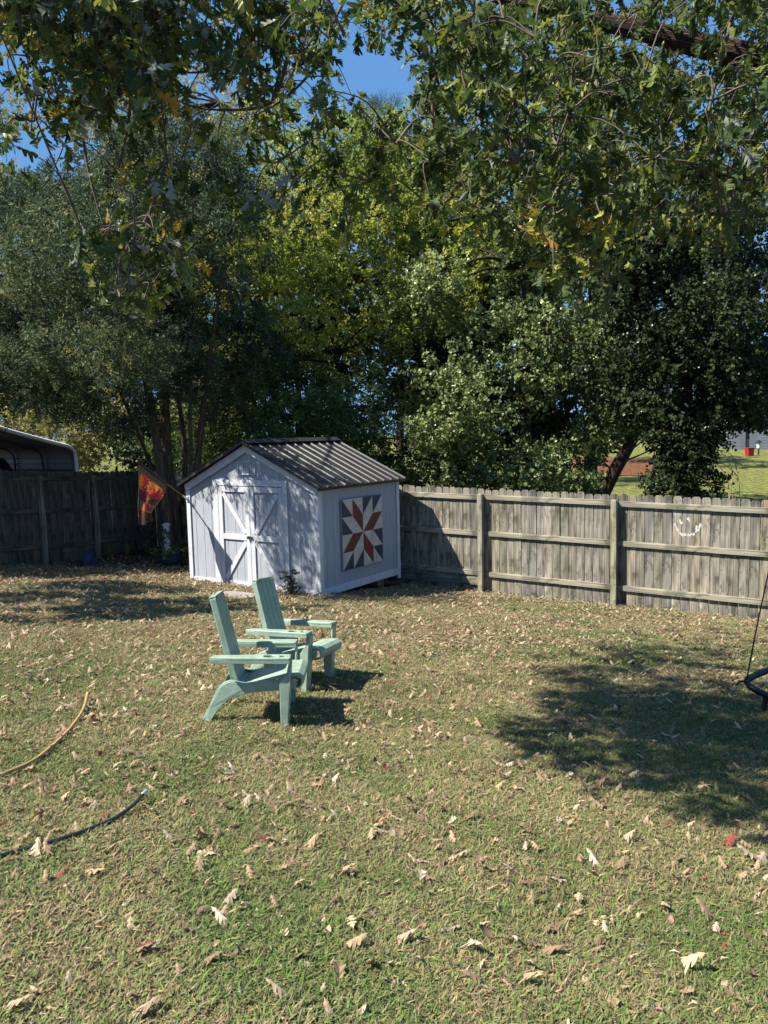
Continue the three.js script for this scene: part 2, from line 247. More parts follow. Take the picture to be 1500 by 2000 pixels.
// ------------------------------------------------------------------ shed
const SH = { C: V(-1.05, -1.05, -12.28), turn: R(-33.6), W: 3.05, D: 2.41, H: 1.795, apex: 2.50 };
{
  const { W, D, H, apex } = SH, shed = thing('garden_shed', 'pale grey gabled garden shed with double doors and dark metal roof', 'shed', SH.C, SH.turn);
  // local: front wall on z = 0 from x = -W to 0, side wall on x = 0 from z = 0 to -D
  const slope = (apex - H) / (W / 2), th = 0.03;
  const topAt = (x) => Math.min(H + (x + W) * slope, H - x * slope);
  // siding as grooved panels, one part each
  const pitch = 0.2033, groove = 0.005;
  const panelZ = (x0, x1, y0, z, dep) => { // panel in the front or back plane, top cut to the gable
    const mid = -W / 2, pts = [[x0, y0], [x1, y0], [x1, topAt(x1)]];
    if (x0 < mid - 1e-4 && x1 > mid + 1e-4) pts.push([mid, apex]);
    pts.push([x0, topAt(x0)]);
    const g = extrude(pts, dep, 0.002); g.translate(0, 0, z); return g;
  };
  part('wall', [box(W - 0.04, H - 0.08, 0.02, -W / 2, H / 2 + 0.02, -0.05), (() => { const g = extrude([[-W + 0.03, H - 0.05], [-0.03, H - 0.05], [-W / 2, apex - 0.06]], 0.02, 0); g.translate(0, 0, -0.05); return g; })(),
    box(0.02, H - 0.08, D - 0.1, -0.05, H / 2 + 0.02, -D / 2), box(0.02, H - 0.08, D - 0.1, -W + 0.05, H / 2 + 0.02, -D / 2), box(W - 0.06, H - 0.05, 0.02, -W / 2, H / 2 + 0.02, -D + 0.05)], M.gap, shed);
  const front = new THREE.Group(); front.name = 'front_wall'; shed.add(front);
  for (let i = 0; i < 15; i++) {
    const x0 = -W + i * pitch + groove / 2, x1 = Math.min(-0.002, -W + (i + 1) * pitch - groove / 2);
    const s0 = x0 + W, s1 = x1 + W;
    part('siding_panel', panelZ(x0, x1, s0 > 0.70 && s1 < 2.36 ? 1.82 : 0.02, -0.025, 0.02), M.siding, front);
  }
  const back = new THREE.Group(); back.name = 'back_wall'; shed.add(back);
  part('siding_panel', [panelZ(-W, 0, 0.02, -D + 0.02, 0.02)], M.siding, back);
  const side = new THREE.Group(); side.name = 'side_wall'; shed.add(side);
  for (let i = 0; i < 12; i++) part('siding_panel', box(0.02, H - 0.02, 0.2008 - groove, -0.025, H / 2, -0.2008 * (i + 0.5), 0.002), M.siding, side);
  const side2 = new THREE.Group(); side2.name = 'side_wall'; shed.add(side2);
  for (let i = 0; i < 12; i++) part('siding_panel', box(0.02, H - 0.02, 0.2008 - groove, -W + 0.025, H / 2, -0.2008 * (i + 0.5), 0.002), M.siding, side2);
  // trim
  for (const [x, h] of [[-0.045, H - 0.02], [-W + 0.045, H - 0.02]]) part('corner_board', box(0.09, h + 0.03, 0.02, x, h / 2 - 0.02, 0.0), M.trim, shed);
  part('corner_board', box(0.02, H + 0.03, 0.095, 0.0, H / 2 - 0.03, -0.0375), M.trim, shed);
  part('corner_board', box(0.02, H + 0.07, 0.09, 0.0, H / 2 - 0.05, -D + 0.045), M.trim, shed);
  part('corner_board', box(0.02, H, 0.09, -W, H / 2, -0.04), M.trim, shed);
  part('skirt_board', box(0.02, 0.125, D - 0.18, -0.002, 0.05, -D / 2, 0.002), M.trim, shed);
  part('skirt_board', box(0.60, 0.10, 0.018, -W + 0.385, 0.045, -0.003), M.trim, shed);
  part('skirt_board', box(0.565, 0.10, 0.018, -0.373, 0.045, -0.003), M.trim, shed);
  // rake boards under the roof
  for (const s of [-1, 1]) {
    const len = Math.hypot(W / 2, apex - H), g = box(len, 0.125, 0.02, 0, 0, 0); g.rotateZ(s * -Math.atan(slope)); g.translate(-W / 2 + s * W / 4, (apex + H) / 2 - 0.075 + (s > 0 ? 0 : 0.0), s > 0 ? 0.022 : 0.024);
    part('rake_board', g, M.trim, shed);
  }
  part('door_frame', [box(1.72, 0.10, 0.03, -W + 1.54, 1.83, 0.002), box(0.13, 1.80, 0.03, -W + 0.745, 0.88, 0.0), box(0.10, 1.80, 0.03, -W + 2.35, 0.88, 0.0)], M.trim, shed);
  // double door, each leaf with three recessed panels, stiles, rails and braces
  for (const k of [0, 1]) {
    const x0 = -W + 0.815 + k * 0.742, w = 0.735, d = new THREE.Group(); d.name = 'door'; shed.add(d);
    const inner = (u) => (k ? u : w - u); // u measured from the meeting edge
    for (let i = 0; i < 4; i++) part('door_panel', box(w / 4 - 0.006, 1.74, 0.012, x0 + (i + 0.5) * w / 4, 0.885, -0.02, 0.002), M.siding, d);
    const sw = 0.092, t = 0.024, zf = 0.0;
    part('stile', box(sw, 1.76, t, x0 + inner(sw / 2 + 0.002), 0.885, zf), M.trim, d);
    part('stile', box(sw, 1.76, t, x0 + inner(w - sw / 2), 0.885, zf), M.trim, d);
    for (const [y, hh] of [[1.72, 0.095], [0.885, 0.095], [0.05, 0.10]]) part('door_rail', box(w - 2 * sw - 0.004, hh, t - 0.002, x0 + w / 2, y, zf), M.trim, d);
    for (const up of [0, 1]) { // braces from the outer corners to the meeting edge at mid height
      const a = V(inner(w - sw), up ? 1.672 : 0.10, 0), b = V(inner(sw), up ? 0.935 : 0.835, 0), len = a.distanceTo(b), g = box(len - 0.06, 0.085, t - 0.004, 0, 0, 0);
      g.rotateZ(Math.atan2(b.y - a.y, b.x - a.x)); g.translate(x0 + (a.x + b.x) / 2, (a.y + b.y) / 2, zf - 0.002); part('brace', g, M.trim, d);
    }
    if (k) part('latch', [box(0.10, 0.035, 0.02, x0 + 0.0, 0.90, 0.03), box(0.03, 0.05, 0.03, x0 - 0.04, 0.892, 0.04)], M.brass, d);
  }
  // gable vent
  const vx = -W + 1.51, vy = 2.085, vent = part('gable_vent', [box(0.40, 0.012, 0.03, vx, vy + 0.105, -0.003), box(0.40, 0.018, 0.035, vx, vy - 0.105, -0.003), box(0.014, 0.2, 0.03, vx - 0.195, vy, -0.003), box(0.014, 0.2, 0.03, vx + 0.195, vy, -0.003)], M.trim, shed);
  for (const [x, w, y, h] of [[-0.13, 0.11, 0, 0.19], [0.13, 0.11, 0, 0.19], [0, 0.125, -0.04, 0.11], [0, 0.125, 0.06, 0.07]]) part('vent_pane', box(w, h, 0.012, vx + x, vy + y, -0.008), M.siding, vent);
  // ribbed metal roof
  const over = 0.11, eave = 0.10, run = W / 2 + eave, rise = run * slope, len = Math.hypot(run, rise), ang = Math.atan(slope), depth = D + 2 * over;
  const roof = new THREE.Group(); roof.name = 'roof'; shed.add(roof);
  for (const s of [-1, 1]) {
    const place = (g) => { g.rotateZ(-s * ang); g.translate(-W / 2 + s * run / 2, apex - rise / 2 + 0.028, -D / 2); return g; };
    for (let i = 0; i < 3; i++) { const w3 = depth / 3; part('roof_sheet', place(box(len, 0.012, w3 - 0.002, 0, 0, -depth / 2 + (i + 0.5) * w3, 0.002)), M.roof, roof); }
    for (let i = 0; i < 12; i++) {
      const z = depth / 2 - 0.03 - i * (depth - 0.06) / 11, g = extrude([[-0.026, 0], [0.026, 0], [0.012, 0.022], [-0.012, 0.022]], len - 0.004, 0); g.rotateY(Math.PI / 2); g.translate(0, 0.007, z); part('roof_rib', place(g), M.roof, roof);
    }
    part('drip_edge', place(box(0.02, 0.05, depth + 0.01, s * (len / 2 + 0.004), -0.016, 0, 0.002)), M.roof, roof);
    part('rake_trim', place(box(len, 0.05, 0.012, 0, 0.0, depth / 2 + 0.008, 0.002)), M.roof, roof);
    const cap = box(0.16, 0.008, depth + 0.02, 0, 0, 0, 0.002); cap.rotateZ(-s * ang); cap.translate(-W / 2 + s * 0.072, apex + 0.062 - 0.036, -D / 2); cap.translate(0, 0.02, 0); part('ridge_cap', cap, M.roof, roof);
  }
  part('skid', [box(W - 0.3, 0.10, 0.12, -W / 2, -0.03, -0.35), box(W - 0.3, 0.10, 0.12, -W / 2, -0.03, -D + 0.35)], woodDark[0], shed);
  for (const x of [-0.35, -1.5, -2.7]) part('support_block', box(0.2, 0.3, 0.2, x, -0.2, -D + 0.3), M.stone, shed);
  // painted quilt board
  const q = thing('quilt_board', 'square painted board with red, cream and navy eight-point star hung on shed side wall', 'wall art', V(0, 0, -0.585).applyAxisAngle(V(0, 1, 0), SH.turn).add(SH.C).add(V(0, 0.335, 0)), SH.turn);
  const S = 1.20, u = S / 4, P = (a, b) => [-a * u, S - b * u];
  part('backing_board', box(0.03, S + 0.012, S + 0.012, 0.012, S / 2, -S / 2), M.gap, q);
  const piece = (name, list, mat) => {
    const cx = list.reduce((s, p) => s + p[0], 0) / list.length, cy = list.reduce((s, p) => s + p[1], 0) / list.length;
    const pts = list.map(([a, b]) => P(a + (cx - a) * 0.006, b + (cy - b) * 0.006)), g = extrude(pts.map(([z, y]) => [-z, y]), 0.006, 0.001);
    g.rotateY(Math.PI / 2); g.translate(0.0305, 0, 0); part(name, g, mat, q);
  };
  const D8 = [[[1, 0], [1, 1], [2, 2], [2, 1], 'red'], [[3, 0], [2, 1], [2, 2], [3, 1], 'cream'], [[3, 1], [4, 1], [3, 2], [2, 2], 'red'], [[2, 2], [3, 2], [4, 3], [3, 3], 'cream'], [[2, 2], [3, 3], [3, 4], [2, 3], 'red'], [[2, 2], [2, 3], [1, 4], [1, 3], 'cream'], [[2, 2], [1, 2], [0, 3], [1, 3], 'red'], [[2, 2], [1, 1], [0, 1], [1, 2], 'cream']];
  const T16 = [[[0, 0], [1, 0], [1, 1], 'cream'], [[0, 0], [1, 1], [0, 1], 'navy'], [[1, 0], [2, 0], [2, 1], 'cream'], [[2, 0], [3, 0], [2, 1], 'navy'], [[3, 0], [4, 0], [3, 1], 'navy'], [[4, 0], [4, 1], [3, 1], 'cream'], [[4, 1], [4, 2], [3, 2], 'cream'], [[4, 2], [4, 3], [3, 2], 'navy'], [[3, 3], [4, 3], [4, 4], 'navy'], [[3, 3], [4, 4], [3, 4], 'cream'], [[2, 3], [3, 4], [2, 4], 'cream'], [[2, 3], [2, 4], [1, 4], 'navy'], [[1, 3], [1, 4], [0, 4], 'navy'], [[0, 3], [1, 3], [0, 4], 'cream'], [[0, 2], [1, 2], [0, 3], 'cream'], [[0, 1], [1, 2], [0, 2], 'navy']];
  for (const d of D8) piece('diamond', d.slice(0, 4), M[d[4]]);
  for (const d of T16) piece('triangle', d.slice(0, 3), M[d[3]]);
}
const shedPoint = (x, y, z) => V(x, y, z).applyAxisAngle(V(0, 1, 0), SH.turn).add(SH.C);

// ------------------------------------------------------------------ fences
function picketShape(w, h) { const c = 0.028; return [[-w / 2, 0], [w / 2, 0], [w / 2, h - c * 1.3], [w / 2 - c * 0.45, h - c * 0.45], [w / 2 - c, h], [-w / 2 + c, h], [-w / 2 + c * 0.45, h - c * 0.45], [-w / 2, h - c * 1.3]]; }
const picketGeos = [0, 1, 2, 3, 4, 5, 6, 7, 8, 9, 10, 11].map((i) => { const r = rng(300 + i); return extrude(picketShape((i < 6 ? 0.1382 : 0.1408) - r() * (i < 6 ? 0.005 : 0.0012), 1.95 + r() * 0.022 - 0.011), 0.016, 0.002); });
function fence(name, label, start, dir, from, to, posts, mats, face, seed) {
  const r = rng(seed), o = thing(name, label, 'fence', onGround(start[0], start[1])), yaw = Math.atan2(-dir[1], dir[0]);
  const spot = (t, off = 0) => { const x = start[0] + dir[0] * t + face[0] * off, z = start[1] + dir[1] * t + face[1] * off; return V(x, line(t), z).sub(o.position); };
  const line = (t) => ground(start[0] + dir[0] * t, start[1] + dir[1] * t) * 0.35 + 0.65 * lerp(ground(start[0] + dir[0] * from, start[1] + dir[1] * from), ground(start[0] + dir[0] * to, start[1] + dir[1] * to), (t - from) / (to - from));
  for (let t = from, i = 0; t < to; t += 0.1415, i++) {
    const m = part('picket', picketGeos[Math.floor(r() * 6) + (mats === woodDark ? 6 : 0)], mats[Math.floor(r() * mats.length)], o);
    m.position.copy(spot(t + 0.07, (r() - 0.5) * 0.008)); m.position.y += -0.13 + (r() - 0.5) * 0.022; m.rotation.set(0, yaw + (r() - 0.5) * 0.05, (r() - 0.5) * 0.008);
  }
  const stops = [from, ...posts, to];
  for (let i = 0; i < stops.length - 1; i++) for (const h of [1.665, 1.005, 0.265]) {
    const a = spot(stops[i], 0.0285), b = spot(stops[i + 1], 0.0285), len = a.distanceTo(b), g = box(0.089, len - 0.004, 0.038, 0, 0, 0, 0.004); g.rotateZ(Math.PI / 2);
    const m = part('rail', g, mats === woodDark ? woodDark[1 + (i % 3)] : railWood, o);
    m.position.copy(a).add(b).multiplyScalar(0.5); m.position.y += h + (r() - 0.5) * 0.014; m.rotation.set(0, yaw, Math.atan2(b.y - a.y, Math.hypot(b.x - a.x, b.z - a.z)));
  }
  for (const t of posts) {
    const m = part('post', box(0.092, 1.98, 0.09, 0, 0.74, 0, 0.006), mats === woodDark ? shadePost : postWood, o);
    m.position.copy(spot(t, 0.0285 + 0.019 + 0.0455)); m.rotation.set(0, yaw, (r() - 0.5) * 0.008);
  }
  o.userData.spot = undefined; delete o.userData.spot;
  return { o, spot, yaw };
}
const fd = FD();
const rightFence = fence('picket_fence', 'weathered sunlit dog-ear picket fence running from the shed to the right', fd.P1, fd.dir, -8.45, 6.4, [-7.3, -4.9, -2.44, 0, 2.4, 4.84], woodAged, [-0.517, 0.856], 11);
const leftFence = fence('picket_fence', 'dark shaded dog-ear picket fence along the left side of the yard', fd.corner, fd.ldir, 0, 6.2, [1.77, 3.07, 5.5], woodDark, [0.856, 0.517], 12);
{ // kick board and white paint mark on the sunlit fence
  const { o, spot, yaw } = rightFence;
  const a = spot(-2.3, 0.03), b = spot(-0.06, 0.03), g = box(0.15, a.distanceTo(b), 0.03, 0, 0, 0, 0.004); g.rotateZ(Math.PI / 2);
  const m = part('kick_board', g, woodAged[2], o); m.position.copy(a).add(b).multiplyScalar(0.5); m.position.y += 0.09; m.rotation.y = yaw;
  const r = rng(5), chalk = std({ name: 'white_paint', color: rgb(0.52, 0.52, 0.50), roughness: 0.9 });
  const strokes = [[[-0.20, 0.14], [-0.165, 0.04], [-0.10, -0.03], [0.0, -0.05], [0.10, -0.02], [0.17, 0.06], [0.19, 0.14]], [[-0.12, 0.19], [-0.10, 0.15]], [[0.0, 0.23], [0.02, 0.18]], [[-0.1, -0.035], [-0.06, -0.075]], [[0.12, 0.04], [0.14, 0.10]]];
  const c = spot(3.53, 0.0), list = [];
  for (const s of strokes) for (let i = 0; i < s.length - 1; i++) for (let k = 0; k < 6; k++) {
    const t = (k + r()) / 6, x = lerp(s[i][0], s[i + 1][0], t), y = lerp(s[i][1], s[i + 1][1], t), w = 0.007 + r() * 0.015;
    const q = new THREE.CircleGeometry(w, 6); q.scale(1, 0.6 + r(), 1); q.translate(x + (r() - 0.5) * 0.018, y + (r() - 0.5) * 0.018, 0.0115 + r() * 0.0012); list.push(q);
  }
  const mk = part('paint_mark', list, chalk, o); mk.position.copy(c); mk.position.y += 1.26; mk.rotation.y = yaw; mk.userData.label = 'white paint smudge like a smile on the pickets';
}

// ------------------------------------------------------------------ resin chairs
function makeChair(label) {
  const o = thing('adirondack_chair', label, 'chair');
  const seatProfile = [[0.290, 0.272], [0.332, 0.285], [0.352, 0.322], [0.345, 0.355], [0.31, 0.376], [0.235, 0.372], [0.05, 0.318], [-0.08, 0.277], [-0.125, 0.285]];
  const inner = seatProfile.map(([x, y], i) => [x - (i < 4 ? 0.018 : 0.004), y - (i < 2 ? -0.002 : i < 4 ? 0.010 : 0.017)]).reverse();
  const strip = (a, w, z) => { const g = extrude(a, w, 0.0025); g.translate(0, 0, z); return g; };
  const all = [...seatProfile, ...inner];
  const seat = part('seat', [strip([...seatProfile.slice(0, 6), ...inner.slice(3)], 0.47, 0)], M.resin, o);
  const rearStrip = [...seatProfile.slice(5), ...inner.slice(0, 4)];
  for (let i = 0; i < 5; i++) part('seat_slat', strip(rearStrip, 0.085, (i - 2) * 0.093), M.resin, seat);
  // backrest: a shell with four raised slats that lean back
  const back = new THREE.Group(); back.name = 'backrest'; o.add(back);
  back.position.set(-0.105, 0.262, 0); back.rotation.z = R(17.4); back.scale.z = 0.9;
  const bw = 0.385, bh = 0.635;
  part('back_shell', [extrude([[-bw / 2, 0], [bw / 2, 0], [bw / 2 - 0.012, bh - 0.012], [bw / 4, bh + 0.012], [0, bh + 0.018], [-bw / 4, bh + 0.012], [-bw / 2 + 0.012, bh - 0.012]], 0.012, 0.002).rotateY(Math.PI / 2).translate(-0.03, 0, 0),
    ...[-1, 1].map((s) => box(0.042, bh - 0.015, 0.012, -0.012, bh / 2, s * (bw / 2 - 0.009), 0.004)), box(0.05, 0.014, bw - 0.04, -0.012, bh + 0.004, 0, 0.004)], M.resin, back);
  for (let i = 0; i < 4; i++) { const z = (i - 1.5) * 0.0925, h = bh - 0.006 + (Math.abs(i - 1.5) < 1 ? 0.014 : 0.0); part('back_slat', box(0.02, h, 0.0865, 0, h / 2, z, 0.005), M.resin, back); }
  // arms: the right one has a cup hole and a slot
  for (const s of [-1, 1]) {
    const plan = [[-0.285, -0.035], [-0.27, 0.05], [-0.10, 0.048], [0.10, 0.060], [0.245, 0.062], [0.258, 0.05], [0.258, -0.06], [0.245, -0.07], [0.05, -0.062], [-0.2, -0.045]];
    const cup = [], holes = [];
    if (s > 0) { for (let i = 0; i < 20; i++) { const a = (i / 20) * Math.PI * 2; cup.push([0.115 + Math.cos(a) * 0.043, 0.0 + Math.sin(a) * 0.043]); } holes.push(cup, [[0.185, -0.03], [0.212, -0.03], [0.212, 0.03], [0.185, 0.03]]); }
    const g = extrude(plan, 0.02, 0.004, holes); g.rotateX(-Math.PI / 2); g.scale(1, 1, s);
    if (s < 0) { const p = g.index; const a = g.attributes; for (const k of ['position', 'normal', 'uv']) { const t = a[k]; for (let i = 0; i < t.count; i += 3) for (let c = 0; c < t.itemSize; c++) { const v = t.array[(i + 1) * t.itemSize + c]; t.array[(i + 1) * t.itemSize + c] = t.array[(i + 2) * t.itemSize + c]; t.array[(i + 2) * t.itemSize + c] = v; } } }
    const list = [g];
    const lip = (x0, z0, x1, z1) => { const len = Math.hypot(x1 - x0, z1 - z0), q = box(len, 0.028, 0.008, 0, -0.017, 0, 0.002); q.rotateY(-Math.atan2(z1 - z0, x1 - x0)); q.translate((x0 + x1) / 2, 0, (z0 + z1) / 2); list.push(q); };
    lip(-0.28, s * 0.036, 0.05, s * 0.057); lip(0.05, s * 0.057, 0.253, s * 0.066); lip(-0.265, -s * 0.045, 0.253, -s * 0.056); lip(0.254, -0.055, 0.254, 0.062);
    if (s > 0) list.push(new THREE.CylinderGeometry(0.044, 0.038, 0.06, 20, 1, true).translate(0.115, -0.035, 0), new THREE.CircleGeometry(0.039, 20).rotateX(-Math.PI / 2).translate(0.115, -0.064, 0));
    const arm = part('arm', list.map((q) => metric(q)), M.resin, o); arm.position.set(0, 0.488, s * 0.285); arm.rotation.set(0, s * 0.04, 0.035);
    if (s > 0) arm.userData.label = 'arm with cup hole and slot';
  }
  for (const s of [-1, 1]) {
    // front leg: a front plate from arm to foot and a side web below the seat
    const plate = extrude([[-0.028, 0], [0.028, 0], [0.047, 0.36], [0.042, 0.485], [-0.042, 0.485], [-0.047, 0.36]], 0.014, 0.003); plate.rotateY(Math.PI / 2); plate.translate(0.258, 0, s * 0.268);
    const web = extrude([[0.205, 0], [0.258, 0], [0.262, 0.36], [0.165, 0.36], [0.18, 0.28]], 0.012, 0.003); web.translate(0, 0, s * 0.232);
    const web2 = extrude([[0.215, 0], [0.258, 0], [0.262, 0.40], [0.246, 0.47], [0.236, 0.40], [0.19, 0.33]], 0.012, 0.003); web2.translate(0, 0, s * 0.305);
    part('front_leg', [plate, web, web2], M.resin, o);
    // rear leg sweeping from under the seat to the ground
    const pts = [], top = new THREE.CatmullRomCurve3([V(0.30, 0.345, 0), V(0.1, 0.322, 0), V(-0.06, 0.29, 0), V(-0.155, 0.305, 0), V(-0.225, 0.265, 0), V(-0.285, 0.13, 0), V(-0.345, 0, 0)]), bot = new THREE.CatmullRomCurve3([V(-0.285, 0, 0), V(-0.245, 0.08, 0), V(-0.17, 0.17, 0), V(-0.04, 0.228, 0), V(0.12, 0.25, 0), V(0.30, 0.275, 0)]);
    for (let i = 0; i <= 18; i++) { const p = top.getPoint(i / 18); pts.push([p.x, p.y]); } for (let i = 0; i <= 15; i++) { const p = bot.getPoint(i / 15); pts.push([p.x, p.y]); }
    const rl = extrude(pts, 0.018, 0.004), fl = [];
    for (let i = 0; i < 14; i++) { const a = top.getPoint(i / 14 * 0.86 + 0.14), b = top.getPoint((i + 1) / 14 * 0.86 + 0.14), len = a.distanceTo(b), q = box(len + 0.004, 0.008, 0.05, 0, 0, -s * 0.018, 0.002); q.rotateZ(Math.atan2(b.y - a.y, b.x - a.x)); q.translate((a.x + b.x) / 2, (a.y + b.y) / 2, 0); fl.push(q); }
    const g = join([rl, ...fl]); const p = g.attributes.position; for (let i = 0; i < p.count; i++) { const y = p.getY(i), k = clamp((0.3 - y) / 0.3, 0, 1); p.setZ(i, p.getZ(i) + s * (0.225 + 0.035 * k * k)); }
    g.computeVertexNormals(); part('rear_leg', g, M.resin, o);
  }
  return o;
}
function seatOnSlope(o, x, z, turn) { // stands square on the sloping lawn
  const n = V(ground(x - 0.3, z) - ground(x + 0.3, z), 0.6, ground(x, z - 0.3) - ground(x, z + 0.3)).normalize();
  o.position.copy(onGround(x, z, -0.012)); o.quaternion.setFromUnitVectors(V(0, 1, 0), n).multiply(new THREE.Quaternion().setFromAxisAngle(V(0, 1, 0), turn));
}
const chairA = makeChair('green plastic slatted chair nearer the camera, directly on the sunny lawn');
seatOnSlope(chairA, -0.955, -5.32, R(2));
{ const b = chairA.clone(); b.name = numbered('adirondack_chair'); scene.add(b); tag(b, 'green plastic slatted chair set farther back, closer to the shed', 'chair', 'green chairs on the lawn'); seatOnSlope(b, -0.81, -6.32, R(-17)); chairA.userData.group = 'green chairs on the lawn'; }

// ------------------------------------------------------------------ leaves
function lobedLeaf(len, wid, bend, cup, seed, twist = 0) { // a lobed oak leaf from its stalk (origin) along +y
  const r = rng(seed), st = [[0, 0.015, 0], [0.09, 0.04, 0], [0.19, 0.20, 0.03], [0.25, 0.19, 0.05], [0.31, 0.07, 0], [0.42, 0.37, 0.03], [0.49, 0.35, 0.06], [0.55, 0.09, 0], [0.66, 0.43, 0.03], [0.73, 0.38, 0.06], [0.79, 0.11, 0], [0.88, 0.24, 0.03], [0.94, 0.19, 0.03], [1, 0.03, 0]];
  const pos = [], rows = st.map(([t, w, f]) => {
    const y = t * len, jw = () => w * wid * (0.85 + r() * 0.3), a = jw(), b = jw();
    const p = (x, yy) => { const k = yy / len, ang = bend * k, cz = -cup * Math.abs(x) * Math.abs(x) / wid + Math.sin(k * 9 + x * 60) * 0.004; const rad = bend ? len / bend : 0; const Y = bend ? Math.sin(ang) * rad : yy, Z = bend ? -(1 - Math.cos(ang)) * rad : 0; const tw = twist * k; return [x * Math.cos(tw) + cz * Math.sin(tw), Y - cz * Math.sin(ang), Z + cz * Math.cos(ang) + x * Math.sin(tw)]; };
    return [p(-a, y + f * len * 0.8), p(0, y), p(b, y + f * len * 0.8)];
  });
  const uv = [];
  for (let i = 0; i < rows.length - 1; i++) for (const [a, b] of [[0, 1], [1, 2]]) { pos.push(...rows[i][a], ...rows[i][b], ...rows[i + 1][a], ...rows[i][b], ...rows[i + 1][b], ...rows[i + 1][a]); for (let q = 0; q < 6; q++) uv.push(0.5, i / 10); }
  const g = new THREE.BufferGeometry(); g.setAttribute('position', new THREE.Float32BufferAttribute(pos, 3)); g.setAttribute('uv', new THREE.Float32BufferAttribute(pos.filter((_, i) => i % 3 < 2).map((x) => x * 3), 2)); g.computeVertexNormals();
  return g;
}
function ovalLeaf(len, wid, fold = 0.3) { // folded four-sided leaf along +y
  const a = [0, 0, 0], t = [0, len, -len * 0.12], l1 = [-wid / 2, len * 0.35, wid * fold], l2 = [-wid * 0.36, len * 0.7, wid * fold * 0.6 - len * 0.04], r1 = [wid / 2, len * 0.35, wid * fold], r2 = [wid * 0.36, len * 0.7, wid * fold * 0.6 - len * 0.04], m = [0, len * 0.5, 0];
  return tris([...a, ...m, ...l1, ...a, ...r1, ...m, ...l1, ...m, ...l2, ...r1, ...r2, ...m, ...l2, ...m, ...t, ...m, ...r2, ...t]);
}
function diamond(len, wid, fold = 0.3) { const a = [0, 0, 0], t = [0, len, 0], l = [-wid / 2, len * 0.45, wid * fold], r = [wid / 2, len * 0.45, wid * fold]; return tris([...a, ...t, ...l, ...a, ...r, ...t]); }
const Q = new THREE.Quaternion(), UPV = V(0, 1, 0);
function orient(g, dir, spin, pos) { const q = new THREE.Quaternion().setFromUnitVectors(UPV, dir.clone().normalize()).multiply(new THREE.Quaternion().setFromAxisAngle(UPV, spin)); const m = new THREE.Matrix4().compose(pos, q, V(1, 1, 1)); return g.clone().applyMatrix4(m); }
function sprig(n, leaf, length, spread, seed, droop = 0.2) { // a twig along +y with n leaves
  const r = rng(seed), list = [];
  for (let i = 0; i < n; i++) { const a = r() * Math.PI * 2, t = (i + r()) / n, p = V((r() - 0.5) * spread * 0.3, t * length, (r() - 0.5) * spread * 0.3), d = V(Math.cos(a), 0.45 + r() * 0.5 - droop, Math.sin(a)); list.push(orient(leaf[Math.floor(r() * leaf.length)], d, r() * 6.28, p)); }
  return join(list);
}
function inst(name, geo, mat, items, parent) { // items: {p, q, s, c}
  const m = new THREE.InstancedMesh(geo, mat, items.length), M4 = new THREE.Matrix4(), s = V(1, 1, 1);
  items.forEach((it, i) => { s.setScalar(it.s ?? 1); M4.compose(it.p, it.q, s); m.setMatrixAt(i, M4); if (it.c) m.setColorAt(i, it.c); });
  m.name = parent === scene ? numbered(name) : name; m.userData.kind = 'stuff'; shade(m); parent.add(m); return m;
}
function randQ(r, dir, tilt) { const d = V(r() - 0.5, r() - 0.5, r() - 0.5).normalize().multiplyScalar(tilt).add(dir).normalize(); return new THREE.Quaternion().setFromUnitVectors(UPV, d).multiply(new THREE.Quaternion().setFromAxisAngle(UPV, r() * 6.283)); }
function shell(r) { const u = r() * 2 - 1, a = r() * 6.283, s = Math.sqrt(1 - u * u); return V(s * Math.cos(a), u, s * Math.sin(a)); }
function tint(r, pal) { const f = r() * (pal.length - 1), k = Math.min(pal.length - 2, Math.floor(f)), t = f - k, a = pal[k], b = pal[k + 1], v = 0.8 + r() * 0.4; return rgb(lerp(a[0], b[0], t) * v, lerp(a[1], b[1], t) * v, lerp(a[2], b[2], t) * v); }

// crown: balloons of foliage split into clumps, each clump a rough shell of twigs
function crown(o, name, balloons, { geos, mat, pal, clump = 0.6, perClump = 60, density = 1, seed = 1, droop = 0.1, size = 1, hollow = 0.55 }) {
  const r = rng(seed), sets = geos.map(() => []), centres = [];
  for (const [c, rad, w = 1] of balloons) {
    const n = Math.max(3, Math.round(density * w * (rad.x * rad.y + rad.y * rad.z + rad.x * rad.z) / (clump * clump) * 0.52));
    for (let i = 0; i < n; i++) {
      const d = shell(r), k = Math.pow(lerp(hollow ** 3, 1, r()), 1 / 3), cc = V(d.x * rad.x * k, d.y * rad.y * k, d.z * rad.z * k).add(c), cr = clump * (0.55 + r() * 0.8), hue = r();
      centres.push(cc);
      const m = Math.round(perClump * (cr / clump) ** 2);
      for (let j = 0; j < m; j++) {
        const e = shell(r), kk = 0.45 + 0.55 * Math.sqrt(r()), p = V(e.x * cr * kk, e.y * cr * kk * 0.62, e.z * cr * kk).add(cc), dir = e.clone().multiplyScalar(0.8).add(d.clone().multiplyScalar(0.5)); dir.y -= droop;
        const f = clamp(hue * 0.65 + r() * 0.35, 0, 0.999) * (pal.length - 1), q = Math.floor(f), a = pal[q], b = pal[q + 1], t = f - q, v = 0.78 + r() * 0.44;
        sets[Math.floor(r() * geos.length)].push({ p: p.sub(o.position), q: randQ(r, dir.normalize(), 0.9), s: size * (0.75 + r() * 0.5), c: rgb(lerp(a[0], b[0], t) * v, lerp(a[1], b[1], t) * v, lerp(a[2], b[2], t) * v) });
      }
    }
  }
  geos.forEach((g, i) => sets[i].length && inst(name, g, mat, sets[i], o));
  return centres;
}
